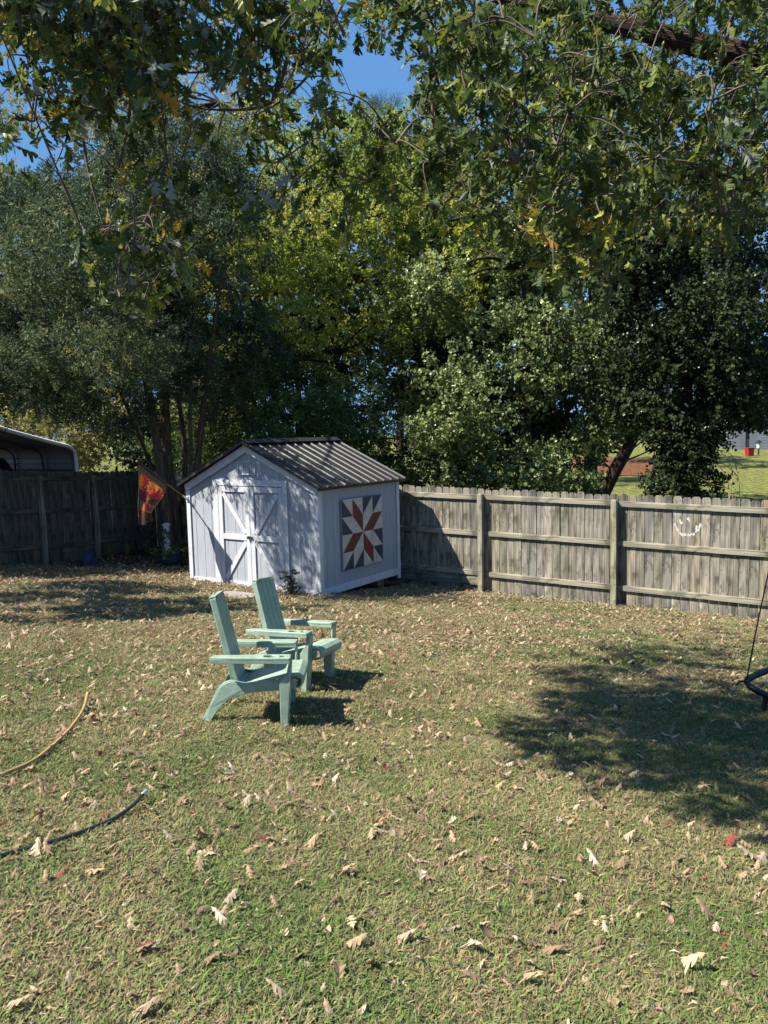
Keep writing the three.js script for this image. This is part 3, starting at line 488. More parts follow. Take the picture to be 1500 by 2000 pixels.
function limbs(o, from, centres, count, r0, mat, seed, name = 'branch') { // branches from trunk points to foliage clumps, one mesh
  const r = rng(seed), list = [];
  for (let i = 0; i < count; i++) {
    const c = centres[Math.floor(r() * centres.length)]; let best = from[0]; for (const f of from) if (f.distanceTo(c) < best.distanceTo(c)) best = f;
    const mid = best.clone().lerp(c, 0.5); mid.y += (r() - 0.3) * 0.5; mid.x += (r() - 0.5) * 0.4; mid.z += (r() - 0.5) * 0.4;
    list.push(tube([best, mid, c].map((p) => p.clone().sub(o.position)), [r0 * (0.7 + r() * 0.5), r0 * 0.45, r0 * 0.12], 5, false));
  }
  return part(name, list, mat, o);
}
const G = {};
{
  const o1 = [ovalLeaf(0.085, 0.05), ovalLeaf(0.07, 0.045, 0.15), ovalLeaf(0.1, 0.055, 0.4)];
  G.broad = [sprig(11, o1, 0.26, 0.14, 1), sprig(10, o1, 0.22, 0.18, 2, 0.5), sprig(12, o1, 0.3, 0.12, 3, 0.3)];
  const iv = [ovalLeaf(0.075, 0.072, 0.10), ovalLeaf(0.06, 0.06, 0.2)];
  G.ivy = [sprig(10, iv, 0.26, 0.22, 4, 0.5), sprig(9, iv, 0.2, 0.22, 5, 0.8), sprig(11, iv, 0.32, 0.16, 6, 0.6)];
  const fi = [diamond(0.045, 0.016), diamond(0.055, 0.018, 0.1)];
  G.fine = [sprig(26, fi, 0.24, 0.16, 7), sprig(28, fi, 0.2, 0.2, 8), sprig(24, fi, 0.28, 0.14, 9)];
  const fl = [diamond(0.016, 0.010), diamond(0.012, 0.012)];
  G.flower = [sprig(46, fl, 0.12, 0.26, 10), sprig(42, fl, 0.10, 0.3, 11)];
  const nd = [diamond(0.13, 0.006, 0.1), diamond(0.15, 0.007, 0)];
  G.needle = [sprig(30, nd, 0.16, 0.1, 12, -0.1)];
  const pr = [ovalLeaf(0.06, 0.026), ovalLeaf(0.07, 0.03, 0.2)];
  G.privet = [sprig(14, pr, 0.34, 0.1, 13, 0.3), sprig(13, pr, 0.28, 0.12, 14, 0.5)];
}
const pal = {
  grey: [[0.04, 0.068, 0.034], [0.075, 0.115, 0.052], [0.15, 0.195, 0.085]],
  lime: [[0.095, 0.155, 0.022], [0.20, 0.27, 0.04], [0.35, 0.39, 0.065], [0.48, 0.44, 0.09]],
  green: [[0.06, 0.105, 0.024], [0.12, 0.18, 0.038], [0.23, 0.29, 0.06]],
  ivy: [[0.06, 0.098, 0.028], [0.13, 0.18, 0.053], [0.27, 0.32, 0.105]],
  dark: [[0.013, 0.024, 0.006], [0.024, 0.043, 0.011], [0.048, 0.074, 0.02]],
  pale: [[0.19, 0.21, 0.06], [0.31, 0.30, 0.11], [0.44, 0.39, 0.17]],
  oak: [[0.04, 0.07, 0.018], [0.065, 0.105, 0.025], [0.10, 0.15, 0.035], [0.24, 0.27, 0.04]],
};

// ------------------------------------------------------------------ trees
const E = (px, py, depth, rx, ry, rz = rx, w = 1) => [at(px, py, depth), V(rx, ry, rz), w];
{ // many-stemmed small tree in the left fence corner
  const base = onGround(-4.75, -17.3), o = thing('multi_stem_tree', 'many-stemmed grey-green tree with pale seed heads in left fence corner', 'tree', base);
  const stems = [[[335, 1075], [312, 900], [283, 720], [262, 560]], [[350, 1078], [328, 900], [320, 720], [315, 500]], [[342, 1078], [362, 900], [345, 740], [350, 560]], [[360, 1078], [372, 930], [372, 740], [390, 520]], [[366, 1078], [386, 900], [404, 740], [430, 560]], [[330, 1075], [300, 930], [250, 800], [170, 640]]];
  const ends = [];
  stems.forEach((s, i) => {
    const pts = s.map(([x, y], k) => at(x, y, 17.3 - k * 0.35 + (i % 3) * 0.35)); pts[0].y = ground(pts[0].x, pts[0].z) - 0.1;
    const r0 = [0.105, 0.11, 0.06, 0.045, 0.075, 0.05][i]; part('trunk', tube(pts.map((p) => p.clone().sub(base)), [r0 * 1.15, r0, r0 * 0.8, r0 * 0.35], 10), M.barkGrey, o); ends.push(...pts.slice(2));
  });
  const bl = [E(150, 560, 16.6, 2.3, 1.9, 2.0), E(330, 480, 17.2, 2.0, 2.0, 2.0), E(60, 720, 15.8, 1.6, 1.1, 1.4), E(420, 600, 17.6, 1.3, 1.5, 1.4), E(330, 330, 17.6, 1.7, 1.2, 1.5), E(180, 400, 17.2, 1.6, 1.2, 1.5), E(230, 740, 16.6, 1.6, 0.9, 1.3), E(20, 520, 16.6, 1.5, 1.5, 1.4), E(470, 720, 18, 0.9, 0.9, 0.9), E(215, 565, 12.6, 1.1, 0.6, 0.7, 1.3), E(300, 650, 13.8, 0.9, 0.5, 0.7, 1.4), E(130, 470, 11.8, 1.0, 0.5, 0.5, 1.2)];
  const cs = crown(o, 'crown', bl, { geos: G.fine, mat: L.fine, pal: pal.grey, clump: 0.6, perClump: 66, density: 1.5, seed: 21, size: 1.65, droop: 0.3 });
  limbs(o, ends, cs, 60, 0.05, M.barkGrey, 22);
  const r = rng(23), it = [[], []];
  for (const c of cs) if (r() < 0.62) for (let k = 0; k < 16; k++) { const e = shell(r); if (e.x > 0.3 && r() < 0.7) continue; it[k % 2].push({ p: e.clone().multiplyScalar(0.68).add(c).sub(base), q: randQ(r, V(e.x, Math.abs(e.y) + 0.4, e.z).normalize(), 0.6), s: 1.5 + r() * 0.8, c: tint(r, [[0.30, 0.31, 0.13], [0.52, 0.48, 0.22]]) }); }
  it.forEach((l, i) => inst('seed_head', G.flower[i], L.flower, l, o));
}
function simpleTree(name, label, px, depth, trunkTop, bl, opt, r0 = 0.16, bark = M.barkDark, group) {
  const foot = at(px, 900, depth), base = onGround(foot.x, foot.z), o = thing(name, label, 'tree', base, 0, group);
  const top = at(trunkTop[0], trunkTop[1], depth), mid = base.clone().lerp(top, 0.5); mid.x += 0.15; mid.z += 0.1;
  part('trunk', tube([base.clone().add(V(0, -0.2, 0)), mid, top].map((p) => p.clone().sub(base)), [r0, r0 * 0.75, r0 * 0.3], 9), bark, o);
  const cs = crown(o, 'crown', bl, opt);
  limbs(o, [base.clone().lerp(top, 0.4), mid, base.clone().lerp(top, 0.7), top], cs, opt.limbs ?? 40, r0 * 0.35, bark, opt.seed + 500);
  return o;
}
simpleTree('broadleaf_tree', 'tall yellow-green tree behind the shed, catching the sun', 640, 20.5, [640, 330],
  [E(560, 420, 20.5, 2.4, 2.2, 2.0), E(760, 500, 20, 2.2, 1.9, 2.0), E(820, 380, 21, 1.9, 1.3, 1.8), E(640, 600, 19.6, 2.4, 1.4, 1.6), E(470, 560, 20, 1.5, 1.6, 1.5), E(880, 560, 19.8, 1.4, 1.6, 1.5), E(600, 290, 21.2, 2.1, 1.4, 1.6), E(730, 320, 21, 1.9, 1.2, 1.6), E(900, 440, 20, 1.5, 1.3, 1.4), E(690, 440, 19.6, 1.6, 1.2, 1.2)],
  { geos: G.broad, mat: L.broad, pal: pal.lime, clump: 0.75, perClump: 60, seed: 31, size: 1.15, density: 1.0 });
simpleTree('broadleaf_tree', 'tall pale green tree with feathery top rising behind the corner tree', 430, 29, [430, 200],
  [E(420, 230, 29, 3.2, 2.6, 2), E(300, 300, 29.5, 2.4, 2.0, 1.8), E(520, 300, 29, 2.0, 1.9, 1.6), E(430, 420, 28.5, 3.0, 2.3, 2)],
  { geos: G.broad, mat: L.broad, pal: pal.pale, clump: 0.8, perClump: 55, seed: 33, size: 1.3, density: 0.9 });
simpleTree('broadleaf_tree', 'dark green tree in shade behind the shed roof', 560, 18.6, [580, 700],
  [E(540, 780, 18.2, 2.0, 1.3, 1.5), E(700, 760, 18.2, 1.8, 1.4, 1.4), E(620, 900, 17.8, 2.2, 0.9, 1.0), E(810, 870, 17.4, 1.5, 1.1, 1.2), E(450, 860, 19.4, 1.2, 1.0, 1.0)],
  { geos: G.privet, mat: L.broad, pal: pal.green, clump: 0.55, perClump: 55, seed: 35, size: 1.2 });
simpleTree('ivy_covered_tree', 'leaning ivy-covered tree with silvery leaves above the sunlit fence', 1000, 17.6, [1020, 520],
  [E(930, 560, 18.2, 1.7, 1.5, 1.5), E(1080, 560, 17.8, 1.5, 1.4, 1.4), E(1010, 700, 17.3, 1.8, 1.1, 1.3), E(900, 780, 17.0, 1.4, 1.0, 1.1), E(1130, 700, 16.9, 1.2, 1.1, 1.2), E(960, 880, 16.8, 1.5, 0.8, 1.0), E(1060, 430, 18.4, 1.6, 1.0, 1.3), E(1080, 830, 17.2, 0.9, 0.8, 0.9), E(940, 930, 16.9, 1.8, 0.4, 0.7), E(1110, 920, 16.6, 0.7, 0.5, 0.5, 1.5), E(1050, 935, 16.6, 0.9, 0.4, 0.5, 1.5), E(1170, 800, 17.6, 0.7, 0.5, 0.6), E(1215, 800, 17.8, 0.6, 0.35, 0.5)],
  { geos: G.ivy, mat: L.ivy, pal: pal.ivy, clump: 0.5, perClump: 55, seed: 37, limbs: 12, size: 1.05, droop: 0.35 }, 0.2);
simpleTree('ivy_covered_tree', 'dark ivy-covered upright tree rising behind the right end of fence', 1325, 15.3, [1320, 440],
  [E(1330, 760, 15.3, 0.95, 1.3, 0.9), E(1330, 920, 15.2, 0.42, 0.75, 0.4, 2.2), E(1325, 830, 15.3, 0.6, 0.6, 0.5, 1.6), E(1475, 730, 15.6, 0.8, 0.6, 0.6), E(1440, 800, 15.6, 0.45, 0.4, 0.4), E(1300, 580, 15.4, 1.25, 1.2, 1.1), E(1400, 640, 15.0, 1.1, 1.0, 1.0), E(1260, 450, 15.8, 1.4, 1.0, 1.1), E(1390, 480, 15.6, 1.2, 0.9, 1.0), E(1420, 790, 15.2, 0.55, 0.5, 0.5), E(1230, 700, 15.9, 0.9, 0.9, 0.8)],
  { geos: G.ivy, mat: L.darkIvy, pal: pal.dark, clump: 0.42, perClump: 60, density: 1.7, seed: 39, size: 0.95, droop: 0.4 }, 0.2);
simpleTree('shrub', 'sunlit yellow-green shrub growing between carport and corner tree', 220, 28, [220, 820],
  [E(215, 840, 27, 2.0, 1.3, 1.0), E(90, 770, 29, 2.4, 1.2, 1.0), E(300, 870, 26.5, 1.4, 1.1, 0.9), E(240, 905, 26, 2.0, 0.8, 0.8), E(30, 800, 30, 2.4, 1.0, 1.0), E(150, 800, 26, 2.0, 1.0, 1.0), E(335, 800, 25.5, 1.7, 1.5, 1.0), E(430, 770, 25.5, 1.5, 1.6, 1.0)],
  { geos: G.broad, mat: L.broad, pal: pal.pale, clump: 0.5, perClump: 50, seed: 41, size: 1.15 }, 0.06);
simpleTree('shrub', 'bright feathery green shrub seen between the slender stems and shed', 410, 19.8, [410, 860],
  [E(410, 850, 19.8, 0.9, 1.0, 0.8), E(355, 900, 20, 0.9, 0.7, 0.6)],
  { geos: G.broad, mat: L.broad, pal: pal.green, clump: 0.4, perClump: 45, seed: 43, size: 1.0 }, 0.05);
simpleTree('pine_tree', 'distant pine top against the blue sky gap', 780, 36, [770, 215],
  [E(775, 250, 36, 1.9, 1.5, 1.6), E(730, 330, 36, 2.2, 1.6, 1.8), E(840, 330, 36, 2.4, 1.6, 1.8)],
  { geos: G.needle, mat: L.fine, pal: pal.grey, clump: 0.8, perClump: 50, seed: 45, size: 2.2, density: 0.8 }, 0.2);
simpleTree('broadleaf_tree', 'pale yellowing tree far behind at the left edge', 10, 30, [20, 420],
  [E(20, 430, 30, 2.4, 2.2, 2), E(-60, 600, 30, 2.6, 2.4, 2), E(70, 640, 30, 2, 2.4, 2), E(20, 820, 29, 3.4, 2.0, 2), E(10, 300, 30, 2.2, 1.8, 1.8), E(-60, 380, 30, 2.2, 2.0, 1.8)],
  { geos: G.broad, mat: L.broad, pal: pal.pale, clump: 0.9, perClump: 48, seed: 47, size: 1.6, density: 0.8 }, 0.2);
simpleTree('broadleaf_tree', 'thin distant tree beside grey house at right edge', 1560, 34, [1540, 420],
  [E(1500, 420, 34, 2.0, 2.2, 2), E(1460, 560, 34, 1.4, 1.6, 1.5), E(1520, 700, 33, 2.2, 1.5, 1.6)],
  { geos: G.broad, mat: L.broad, pal: pal.pale, clump: 0.9, perClump: 30, seed: 49, size: 1.5, density: 0.6 }, 0.18);
simpleTree('broadleaf_tree', 'green tree mass behind the ivy trees, right of centre', 1150, 26, [1150, 330],
  [E(1000, 400, 25, 2.4, 2.0, 2), E(1180, 380, 26, 2.6, 2.2, 2), E(1340, 400, 26, 2.4, 2.0, 2), E(1120, 600, 24, 3.0, 2.4, 2), E(1380, 620, 26, 1.8, 2.0, 1.8), E(1060, 260, 27, 2.4, 1.4, 1.8), E(1260, 240, 27, 2.6, 1.6, 1.8)],
  { geos: G.broad, mat: L.broad, pal: pal.green, clump: 0.85, perClump: 48, seed: 51, size: 1.5, density: 0.8 }, 0.25);
simpleTree('broadleaf_tree', 'far tree on the neighbouring lawn, mostly hidden by the dark ivy tree', 1290, 47, [1300, 720],
  [E(1210, 800, 48, 3.4, 1.6, 2), E(1280, 740, 47, 3.6, 2.6, 3), E(1200, 680, 49, 3.4, 2.6, 3), E(1350, 700, 45, 3, 2.2, 2.5)],
  { geos: G.broad, mat: L.broad, pal: pal.green, clump: 1.1, perClump: 45, seed: 53, size: 2.0, density: 0.8 }, 0.3);
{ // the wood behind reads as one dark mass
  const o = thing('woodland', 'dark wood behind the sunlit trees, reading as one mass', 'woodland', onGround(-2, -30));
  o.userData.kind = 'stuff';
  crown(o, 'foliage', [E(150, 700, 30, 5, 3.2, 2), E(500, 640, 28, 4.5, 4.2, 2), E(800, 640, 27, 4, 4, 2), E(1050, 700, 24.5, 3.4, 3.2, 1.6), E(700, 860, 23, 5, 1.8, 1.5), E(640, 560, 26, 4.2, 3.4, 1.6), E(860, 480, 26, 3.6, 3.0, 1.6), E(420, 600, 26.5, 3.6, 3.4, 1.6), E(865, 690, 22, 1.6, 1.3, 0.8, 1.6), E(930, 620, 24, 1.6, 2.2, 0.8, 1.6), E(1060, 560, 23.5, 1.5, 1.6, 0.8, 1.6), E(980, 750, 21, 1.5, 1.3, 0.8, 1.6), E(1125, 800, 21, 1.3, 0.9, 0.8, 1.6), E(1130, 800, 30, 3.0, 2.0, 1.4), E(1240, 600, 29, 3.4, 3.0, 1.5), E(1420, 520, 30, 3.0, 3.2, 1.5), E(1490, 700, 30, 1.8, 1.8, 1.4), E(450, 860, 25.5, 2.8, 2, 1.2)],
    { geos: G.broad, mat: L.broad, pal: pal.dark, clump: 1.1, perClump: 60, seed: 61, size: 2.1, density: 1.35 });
}
{ // trees that stand to the left of the frame and shade the yard and the shed
  const r = [['shade_tree', -10.4, -10.8, [[V(-8.1, 4.2, -10.1), V(1.7, 0.9, 1.5)], [V(-6.6, 4.9, -9.5), V(1.0, 0.6, 0.5)], [V(-8.2, 3.7, -8.8), V(1.3, 0.6, 0.9)]], 71], ['shade_tree', -13.5, -14.0, [[V(-12.2, 5.6, -13.6), V(2.2, 1.7, 2.0)], [V(-10.8, 4.2, -13.0), V(1.2, 0.9, 1.1)]], 73]];
  r.forEach(([n, x, z, bl, seed], i) => {
    const base = onGround(x, z), o = thing(n, ['leafy tree outside the left of view, nearer the lawn', 'leafy tree outside the left of view, beyond the left fence'][i], 'tree', base);
    const top = bl[0][0].clone(); part('trunk', tube([V(0, -0.2, 0), top.clone().sub(base).multiplyScalar(0.5), top.clone().sub(base)], [0.16, 0.12, 0.05], 8), M.barkGrey, o);
    const cs = crown(o, 'crown', bl, { geos: G.broad, mat: L.broad, pal: pal.green, clump: 0.55, perClump: 45, seed, size: 1.3 });
    limbs(o, [top.clone().lerp(base, 0.3), top], cs, 25, 0.05, M.barkGrey, seed + 1);
  });
}
{ // leaning trunk, sapling and dry vines over the fence
  const leanBase = onGround(6.4, -19.5), lt = thing('leaning_trunk', 'thick dark leaning tree trunk beyond the fence beside orange leaf litter', 'tree', leanBase);
  const p = [[1165, 990], [1195, 930], [1240, 850], [1300, 740]].map(([x, y]) => at(x, y, 19.5)); leanBase.copy(p[0]); lt.position.copy(leanBase);
  part('trunk', tube(p.map((q) => q.clone().sub(leanBase)), [0.19, 0.17, 0.14, 0.10], 10), M.barkDark, lt);
  const r = rng(81), list = [];
  for (let i = 0; i < 16; i++) { const a = p[1].clone().lerp(p[3], r()), b = a.clone().add(V((r() - 0.5) * 2.4, (r() - 0.1) * 1.1, (r() - 0.5) * 0.8)), m = a.clone().lerp(b, 0.5).add(V(0, 0.15 * (r() - 0.3), 0)); list.push(tube([a, m, b].map((q) => q.clone().sub(leanBase)), [0.028, 0.018, 0.006], 5, false)); }
  part('branch', list, M.barkDark, lt);
  const sb = at(1277, 985, 15.6); sb.y = ground(sb.x, sb.z); const sp = thing('sapling', 'slim dark sapling stem just left of the dark ivy tree', 'tree', sb);
  part('trunk', tube([sb, at(1276, 930, 15.6), at(1285, 880, 15.6), at(1286, 800, 15.6)].map((q) => q.clone().sub(sb)), [0.05, 0.045, 0.035, 0.02], 7), M.barkDark, sp);
  const vb = at(1420, 985, 14.6); vb.y = ground(vb.x, vb.z); const v = thing('bare_vine', 'bare looping dry vine above the right end of fence', 'vine', vb);
  const lines = [[[1425, 985], [1418, 930], [1395, 905], [1375, 930], [1400, 975]], [[1424, 980], [1430, 920], [1415, 890], [1380, 860]], [[1360, 930], [1390, 945], [1425, 955]], [[1425, 985], [1440, 940], [1430, 890], [1405, 880]], [[1370, 890], [1400, 900], [1440, 930], [1445, 985]]];
  lines.forEach((l) => part('vine_strand', tube(l.map(([x, y], i) => at(x, y, 14.5 + i * 0.06).sub(vb)), [0.009, 0.008, 0.006], 5), M.dryTwig, v));
}

// ------------------------------------------------------------------ the oak whose boughs hang over the camera
{
  const base = onGround(6.2, -3.6), o = thing('oak_tree', 'large oak with lobed leaves on low boughs hanging across the top', 'tree', base);
  const off = (p) => p.clone().sub(base);
  const fork = V(5.4, 3.9, -4.3);
  part('trunk', tube([base.clone().add(V(0, -0.3, 0)), V(6.15, 1.2, -3.65), V(6.0, 3.0, -3.85), V(5.8, 5.0, -4.0), V(5.4, 8.0, -4.5)].map(off), [0.42, 0.34, 0.3, 0.24, 0.12], 14), M.barkOak, o);
  const limbPts = [V(6.0, 3.3, -3.9), at(1620, 165, 5.0), at(1500, 118, 5.1), at(1380, 92, 5.2), at(1260, 62, 5.3), at(1080, 20, 5.5), at(820, -40, 5.8), at(520, -90, 6.0)];
  part('limb', tube(limbPts.map(off), [0.17, 0.095, 0.083, 0.072, 0.06, 0.045, 0.03, 0.018], 12), M.barkOak, o);
  const limb2 = [V(5.8, 5.0, -4.0), at(1500, -200, 4.6), at(1000, -260, 5.0), at(500, -240, 5.1), at(150, -160, 5.2), at(-150, -60, 5.2)];
  part('limb', tube(limb2.map(off), [0.14, 0.1, 0.075, 0.055, 0.035, 0.02], 10), M.barkOak, o);
  const limb3 = [V(5.9, 4.2, -3.95), at(1500, 330, 6.6), at(1300, 330, 6.9), at(1100, 300, 7.2), at(930, 260, 7.4)];
  part('limb', tube(limb3.map(off), [0.11, 0.06, 0.045, 0.03, 0.015], 9), M.barkDark, o);
  // hanging twigs that show in the photograph
  const boughs = [[[620, -40], [660, 60], [600, 150], [545, 200], [500, 225]], [[500, 60], [470, 120], [400, 140], [345, 142]], [[270, -20], [300, 120], [315, 200], [328, 330]], [[250, 100], [255, 200], [240, 290], [225, 330]], [[840, 60], [845, 200], [846, 330], [845, 420], [815, 450]], [[560, 120], [530, 200], [440, 215], [380, 210]], [[690, -30], [650, 50], [640, 110]], [[1450, -40], [1400, 150], [1360, 330], [1340, 420]], [[1100, 60], [1080, 250], [1110, 400], [1120, 520]], [[130, -40], [150, 150], [170, 320], [210, 470]], [[320, 330], [290, 420], [240, 500], [225, 570]], [[60, -30], [70, 120], [60, 260]]];
  const nodes = [];
  const bl = boughs.map((b, i) => { const z = [5.4, 5.0, 4.8, 4.7, 5.6, 5.2, 6.2, 5.0, 5.6, 4.9, 4.8, 4.9][i], pts = b.map(([x, y], k) => at(x, y, z + k * 0.03)); nodes.push(...pts); return tube(pts.map(off), [0.014, 0.011, 0.008, 0.004], 6); });
  bl.forEach((g) => part('bough', g, M.twig, o));
  for (const q of [limbPts.slice(3), limb2.slice(1), limb3.slice(1)]) { const c = new THREE.CatmullRomCurve3(q); for (let i = 0; i <= 12; i++) nodes.push(c.getPoint(i / 12)); }
  // where the boughs may hang, and where the photograph shows their shade
  const lower = [[-300, 300], [0, 345], [60, 335], [95, 430], [130, 560], [230, 605], [350, 565], [375, 455], [470, 440], [560, 490], [640, 525], [690, 470], [740, 400], [800, 350], [850, 450], [900, 440], [960, 430], [1050, 500], [1110, 600], [1180, 570], [1250, 475], [1330, 470], [1420, 480], [1500, 430], [1800, 420]];
  const lowAt = (x) => { for (let i = 0; i < lower.length - 1; i++) if (x <= lower[i + 1][0]) return lerp(lower[i][1], lower[i + 1][1], (x - lower[i][0]) / (lower[i + 1][0] - lower[i][0])); return 400; };
  const gap = [[655, 225], [668, 150], [690, 60], [705, 70], [735, 100], [745, 160], [790, 190], [830, 95], [800, 60], [828, 130], [770, 215], [690, 240]], sky = [[640, 60], [690, 30], [720, 90], [830, 90], [825, 150], [760, 215], [690, 235], [650, 215], [680, 120]];
  const limbView = [[1230, 30], [1520, 40], [1520, 170], [1400, 150], [1250, 105]];
  const shadeSpot = [[985, 1440], [1090, 1425], [1060, 1355], [1100, 1310], [1190, 1290], [1265, 1240], [1510, 1215], [1510, 1660], [1400, 1600], [1240, 1560], [1110, 1530], [1010, 1480]];
  const r = rng(91), clusters = [];
  const dens = (x, y) => {
    if (inside(sky, x, y)) return 0.03;
    const low = lowAt(x); if (y > low) return 0;
    if (x > 820) return y > low - 120 ? 0.5 : 1; // dense dark side
    if (x > 640) return y < 60 ? 0.6 : y < 300 ? 0.3 : 0.15;
    if (x < 130) return y < 330 ? 0.85 : 0.2;
    if (y > 420) return x > 110 && x < 380 ? 0.75 : 0.06;
    if (x < 330) return y < 150 ? 0.9 : y < 250 ? 0.42 : 0.24;
    return y < 130 ? 0.85 : y < 240 ? 0.26 : 0.12;
  };
  const lands = (p) => { // 0 = shade not seen in the photograph, 1 = welcome
    let t = 0, q = p.clone(); for (let i = 0; i < 40; i++) { const e = q.y - ground(q.x, q.z); t += e * 0.9; q = p.clone().addScaledVector(SUN, -t / SUN.y); }
    const [x, y, d] = pixel(q);
    if (d < 1 || x > 1510 || x < -60 || y > 2040) return 1;
    if (inside(shadeSpot, x, y)) return 1;
    if (outside(q.x, q.z) > 0) { const f = -0.1; return q.x > 4 ? 1 : 0.015; }
    return 0;
  };
  let tries = 0;
  const addCluster = (p) => { let best = nodes[0]; for (const n of nodes) if (n.distanceToSquared(p) < best.distanceToSquared(p)) best = n; clusters.push({ p, from: best }); if (r() < 0.7) nodes.push(p); };
  const tips = [], w = V(), blocks = (p) => { for (const t of tips) { w.copy(p).sub(t); const k = w.dot(SUN); if (k > 0.12 && w.addScaledVector(SUN, -k).length() < 0.17) return r() < 0.75; } return false; };
  const tipSpot = [[110, 410], [400, 425], [365, 560], [235, 610], [120, 555]];
  for (let k = 0, n = 0; k < 4000 && n < 26; k++) { // the low-hanging sunlit tips at the left
    const x = lerp(100, 400, r()), y = lerp(410, 610, r()), p = at(x, y, lerp(3.9, 5.4, r()));
    if (inside(tipSpot, x, y) && lands(p) === 1) { addCluster(p); tips.push(p); n++; }
  }
  while (clusters.length < 800 && tries++ < 90000) { // boughs whose shade falls on the right of the lawn, most of them above the frame
    const px = lerp(985, 1620, r()), py = lerp(1222, 1680, Math.pow(r(), 1.4)); if (!inside(shadeSpot, Math.min(px + (r() - 0.5) * 70, 1505), py + (r() - 0.5) * 60)) continue;
    const g = atGround(px, py), p = g.addScaledVector(SUN, lerp(2.8, 9.5, r()) / SUN.y), [x, y, d] = pixel(p);
    if (d < 2.4 || blocks(p)) continue;
    if (y > -20 && (r() < 0.86 || x < -40 || y > lowAt(x) || inside(sky, x, y) || (x > 330 && y > 170))) continue;
    addCluster(p);
  }
  for (let k = 0, n = 0; k < 6000 && n < 150; k++) { // the upper left corner
    const x = lerp(-40, 330, r()), y = lerp(-40, 330, Math.pow(r(), 1.3)), p = at(x, y, lerp(3.8, 7.5, r()));
    if (y < lowAt(x) - 20 && (x < 130 || y < 210) && !blocks(p) && r() < Math.max(0.12, lands(p))) { addCluster(p); n++; }
  }
  while (clusters.length < 2500 && tries++ < 220000) {
    const x = lerp(-20, 1620, r()), y = lerp(-120, 610, Math.pow(r(), 0.9));
    if (r() > dens(x, Math.max(0, y))) continue;
    const left = clamp((900 - x) / 500, 0, 1), depth = lerp(lerp(3.6, 7.6, r()), lerp(4.3, 5.6, r()), left), p = at(x, y, depth);
    if (r() > lands(p) || (depth < 5.6 && r() < 0.6 && inside(limbView, x, y)) || blocks(p)) continue;
    let best = nodes[0]; for (const n of nodes) if (n.distanceToSquared(p) < best.distanceToSquared(p)) best = n;
    clusters.push({ p, from: best });
    if (r() < 0.7) nodes.push(p);
  }
  while (clusters.length < 3050 && tries++ < 300000) { // the crown over and right of the frame
    const p = V(lerp(0.5, 8, r()), lerp(4.2, 9.0, r()), lerp(-8.5, -1.5, r())), [x, y] = pixel(p);
    if (y > -20 && x > -60 && x < 1560) continue;
    if (r() > lands(p) || blocks(p)) continue;
    let best = nodes[0]; for (const n of nodes) if (n.distanceToSquared(p) < best.distanceToSquared(p)) best = n;
    clusters.push({ p, from: best }); if (r() < 0.7) nodes.push(p);
  }
  // twigs
  const tw = [];
  for (const c of clusters) { const m = c.from.clone().lerp(c.p, 0.5); m.y += 0.05 + 0.08 * c.from.distanceTo(c.p); m.x += Math.sin(c.p.x * 40) * 0.06; m.z += Math.sin(c.p.y * 40) * 0.06; if (c.from.distanceTo(c.p) < 0.03) continue; tw.push(tube([off(c.from), off(m), off(c.p)], [0.006, 0.004, 0.0025], 4, false)); }
  part('twigs', tw, M.twig, o, 'stuff');
  // leaves: those that show largest are single leaves, the rest one mass
  const geos = [0, 1, 2, 3, 4].map((i) => lobedLeaf(0.135 + 0.008 * i, 0.086 + 0.008 * (i % 3), [0.5, 0.9, 0.25, 1.2, 0.7][i], [2.5, 4, 3, 1.5, 5][i] * 0.6, 700 + i, [0.2, -0.3, 0.1, 0.4, -0.2][i]));
  const leaves = [];
  for (const c of clusters) {
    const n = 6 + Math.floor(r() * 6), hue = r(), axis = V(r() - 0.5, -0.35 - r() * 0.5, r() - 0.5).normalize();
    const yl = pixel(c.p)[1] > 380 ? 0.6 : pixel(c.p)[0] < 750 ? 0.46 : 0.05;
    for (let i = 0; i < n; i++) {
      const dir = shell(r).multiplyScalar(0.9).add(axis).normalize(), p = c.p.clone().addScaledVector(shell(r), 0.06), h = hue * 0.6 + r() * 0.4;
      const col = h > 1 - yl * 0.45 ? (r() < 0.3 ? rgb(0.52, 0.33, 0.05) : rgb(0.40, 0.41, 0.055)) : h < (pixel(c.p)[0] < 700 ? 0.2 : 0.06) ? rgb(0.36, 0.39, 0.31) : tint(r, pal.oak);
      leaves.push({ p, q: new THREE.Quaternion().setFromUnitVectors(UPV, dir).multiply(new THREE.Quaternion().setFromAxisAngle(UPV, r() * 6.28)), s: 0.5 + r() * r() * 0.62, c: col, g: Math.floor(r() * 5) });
    }
  }
  const show = leaves.map((l, i) => { const [x, y, d] = pixel(l.p); return { i, v: x > 0 && x < 1500 && y > 0 && y < 700 ? d - (y > lowAt(x) - 90 ? 1.2 : 0) : 99 }; }).sort((a, b) => a.v - b.v).slice(0, 300), single = new Set(show.map((s) => s.i));
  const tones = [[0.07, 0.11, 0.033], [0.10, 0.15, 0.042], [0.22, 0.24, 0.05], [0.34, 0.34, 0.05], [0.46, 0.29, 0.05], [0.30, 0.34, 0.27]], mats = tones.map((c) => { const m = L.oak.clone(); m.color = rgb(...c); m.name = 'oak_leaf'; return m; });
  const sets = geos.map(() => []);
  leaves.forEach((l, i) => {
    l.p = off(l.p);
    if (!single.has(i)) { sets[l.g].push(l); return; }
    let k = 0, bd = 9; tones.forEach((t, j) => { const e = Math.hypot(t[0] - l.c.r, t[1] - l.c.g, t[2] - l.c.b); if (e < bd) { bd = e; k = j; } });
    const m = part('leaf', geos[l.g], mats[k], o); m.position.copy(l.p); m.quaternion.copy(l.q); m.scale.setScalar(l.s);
  });
  geos.forEach((g, i) => sets[i].length && inst('foliage', g, L.oak, sets[i], o));
}

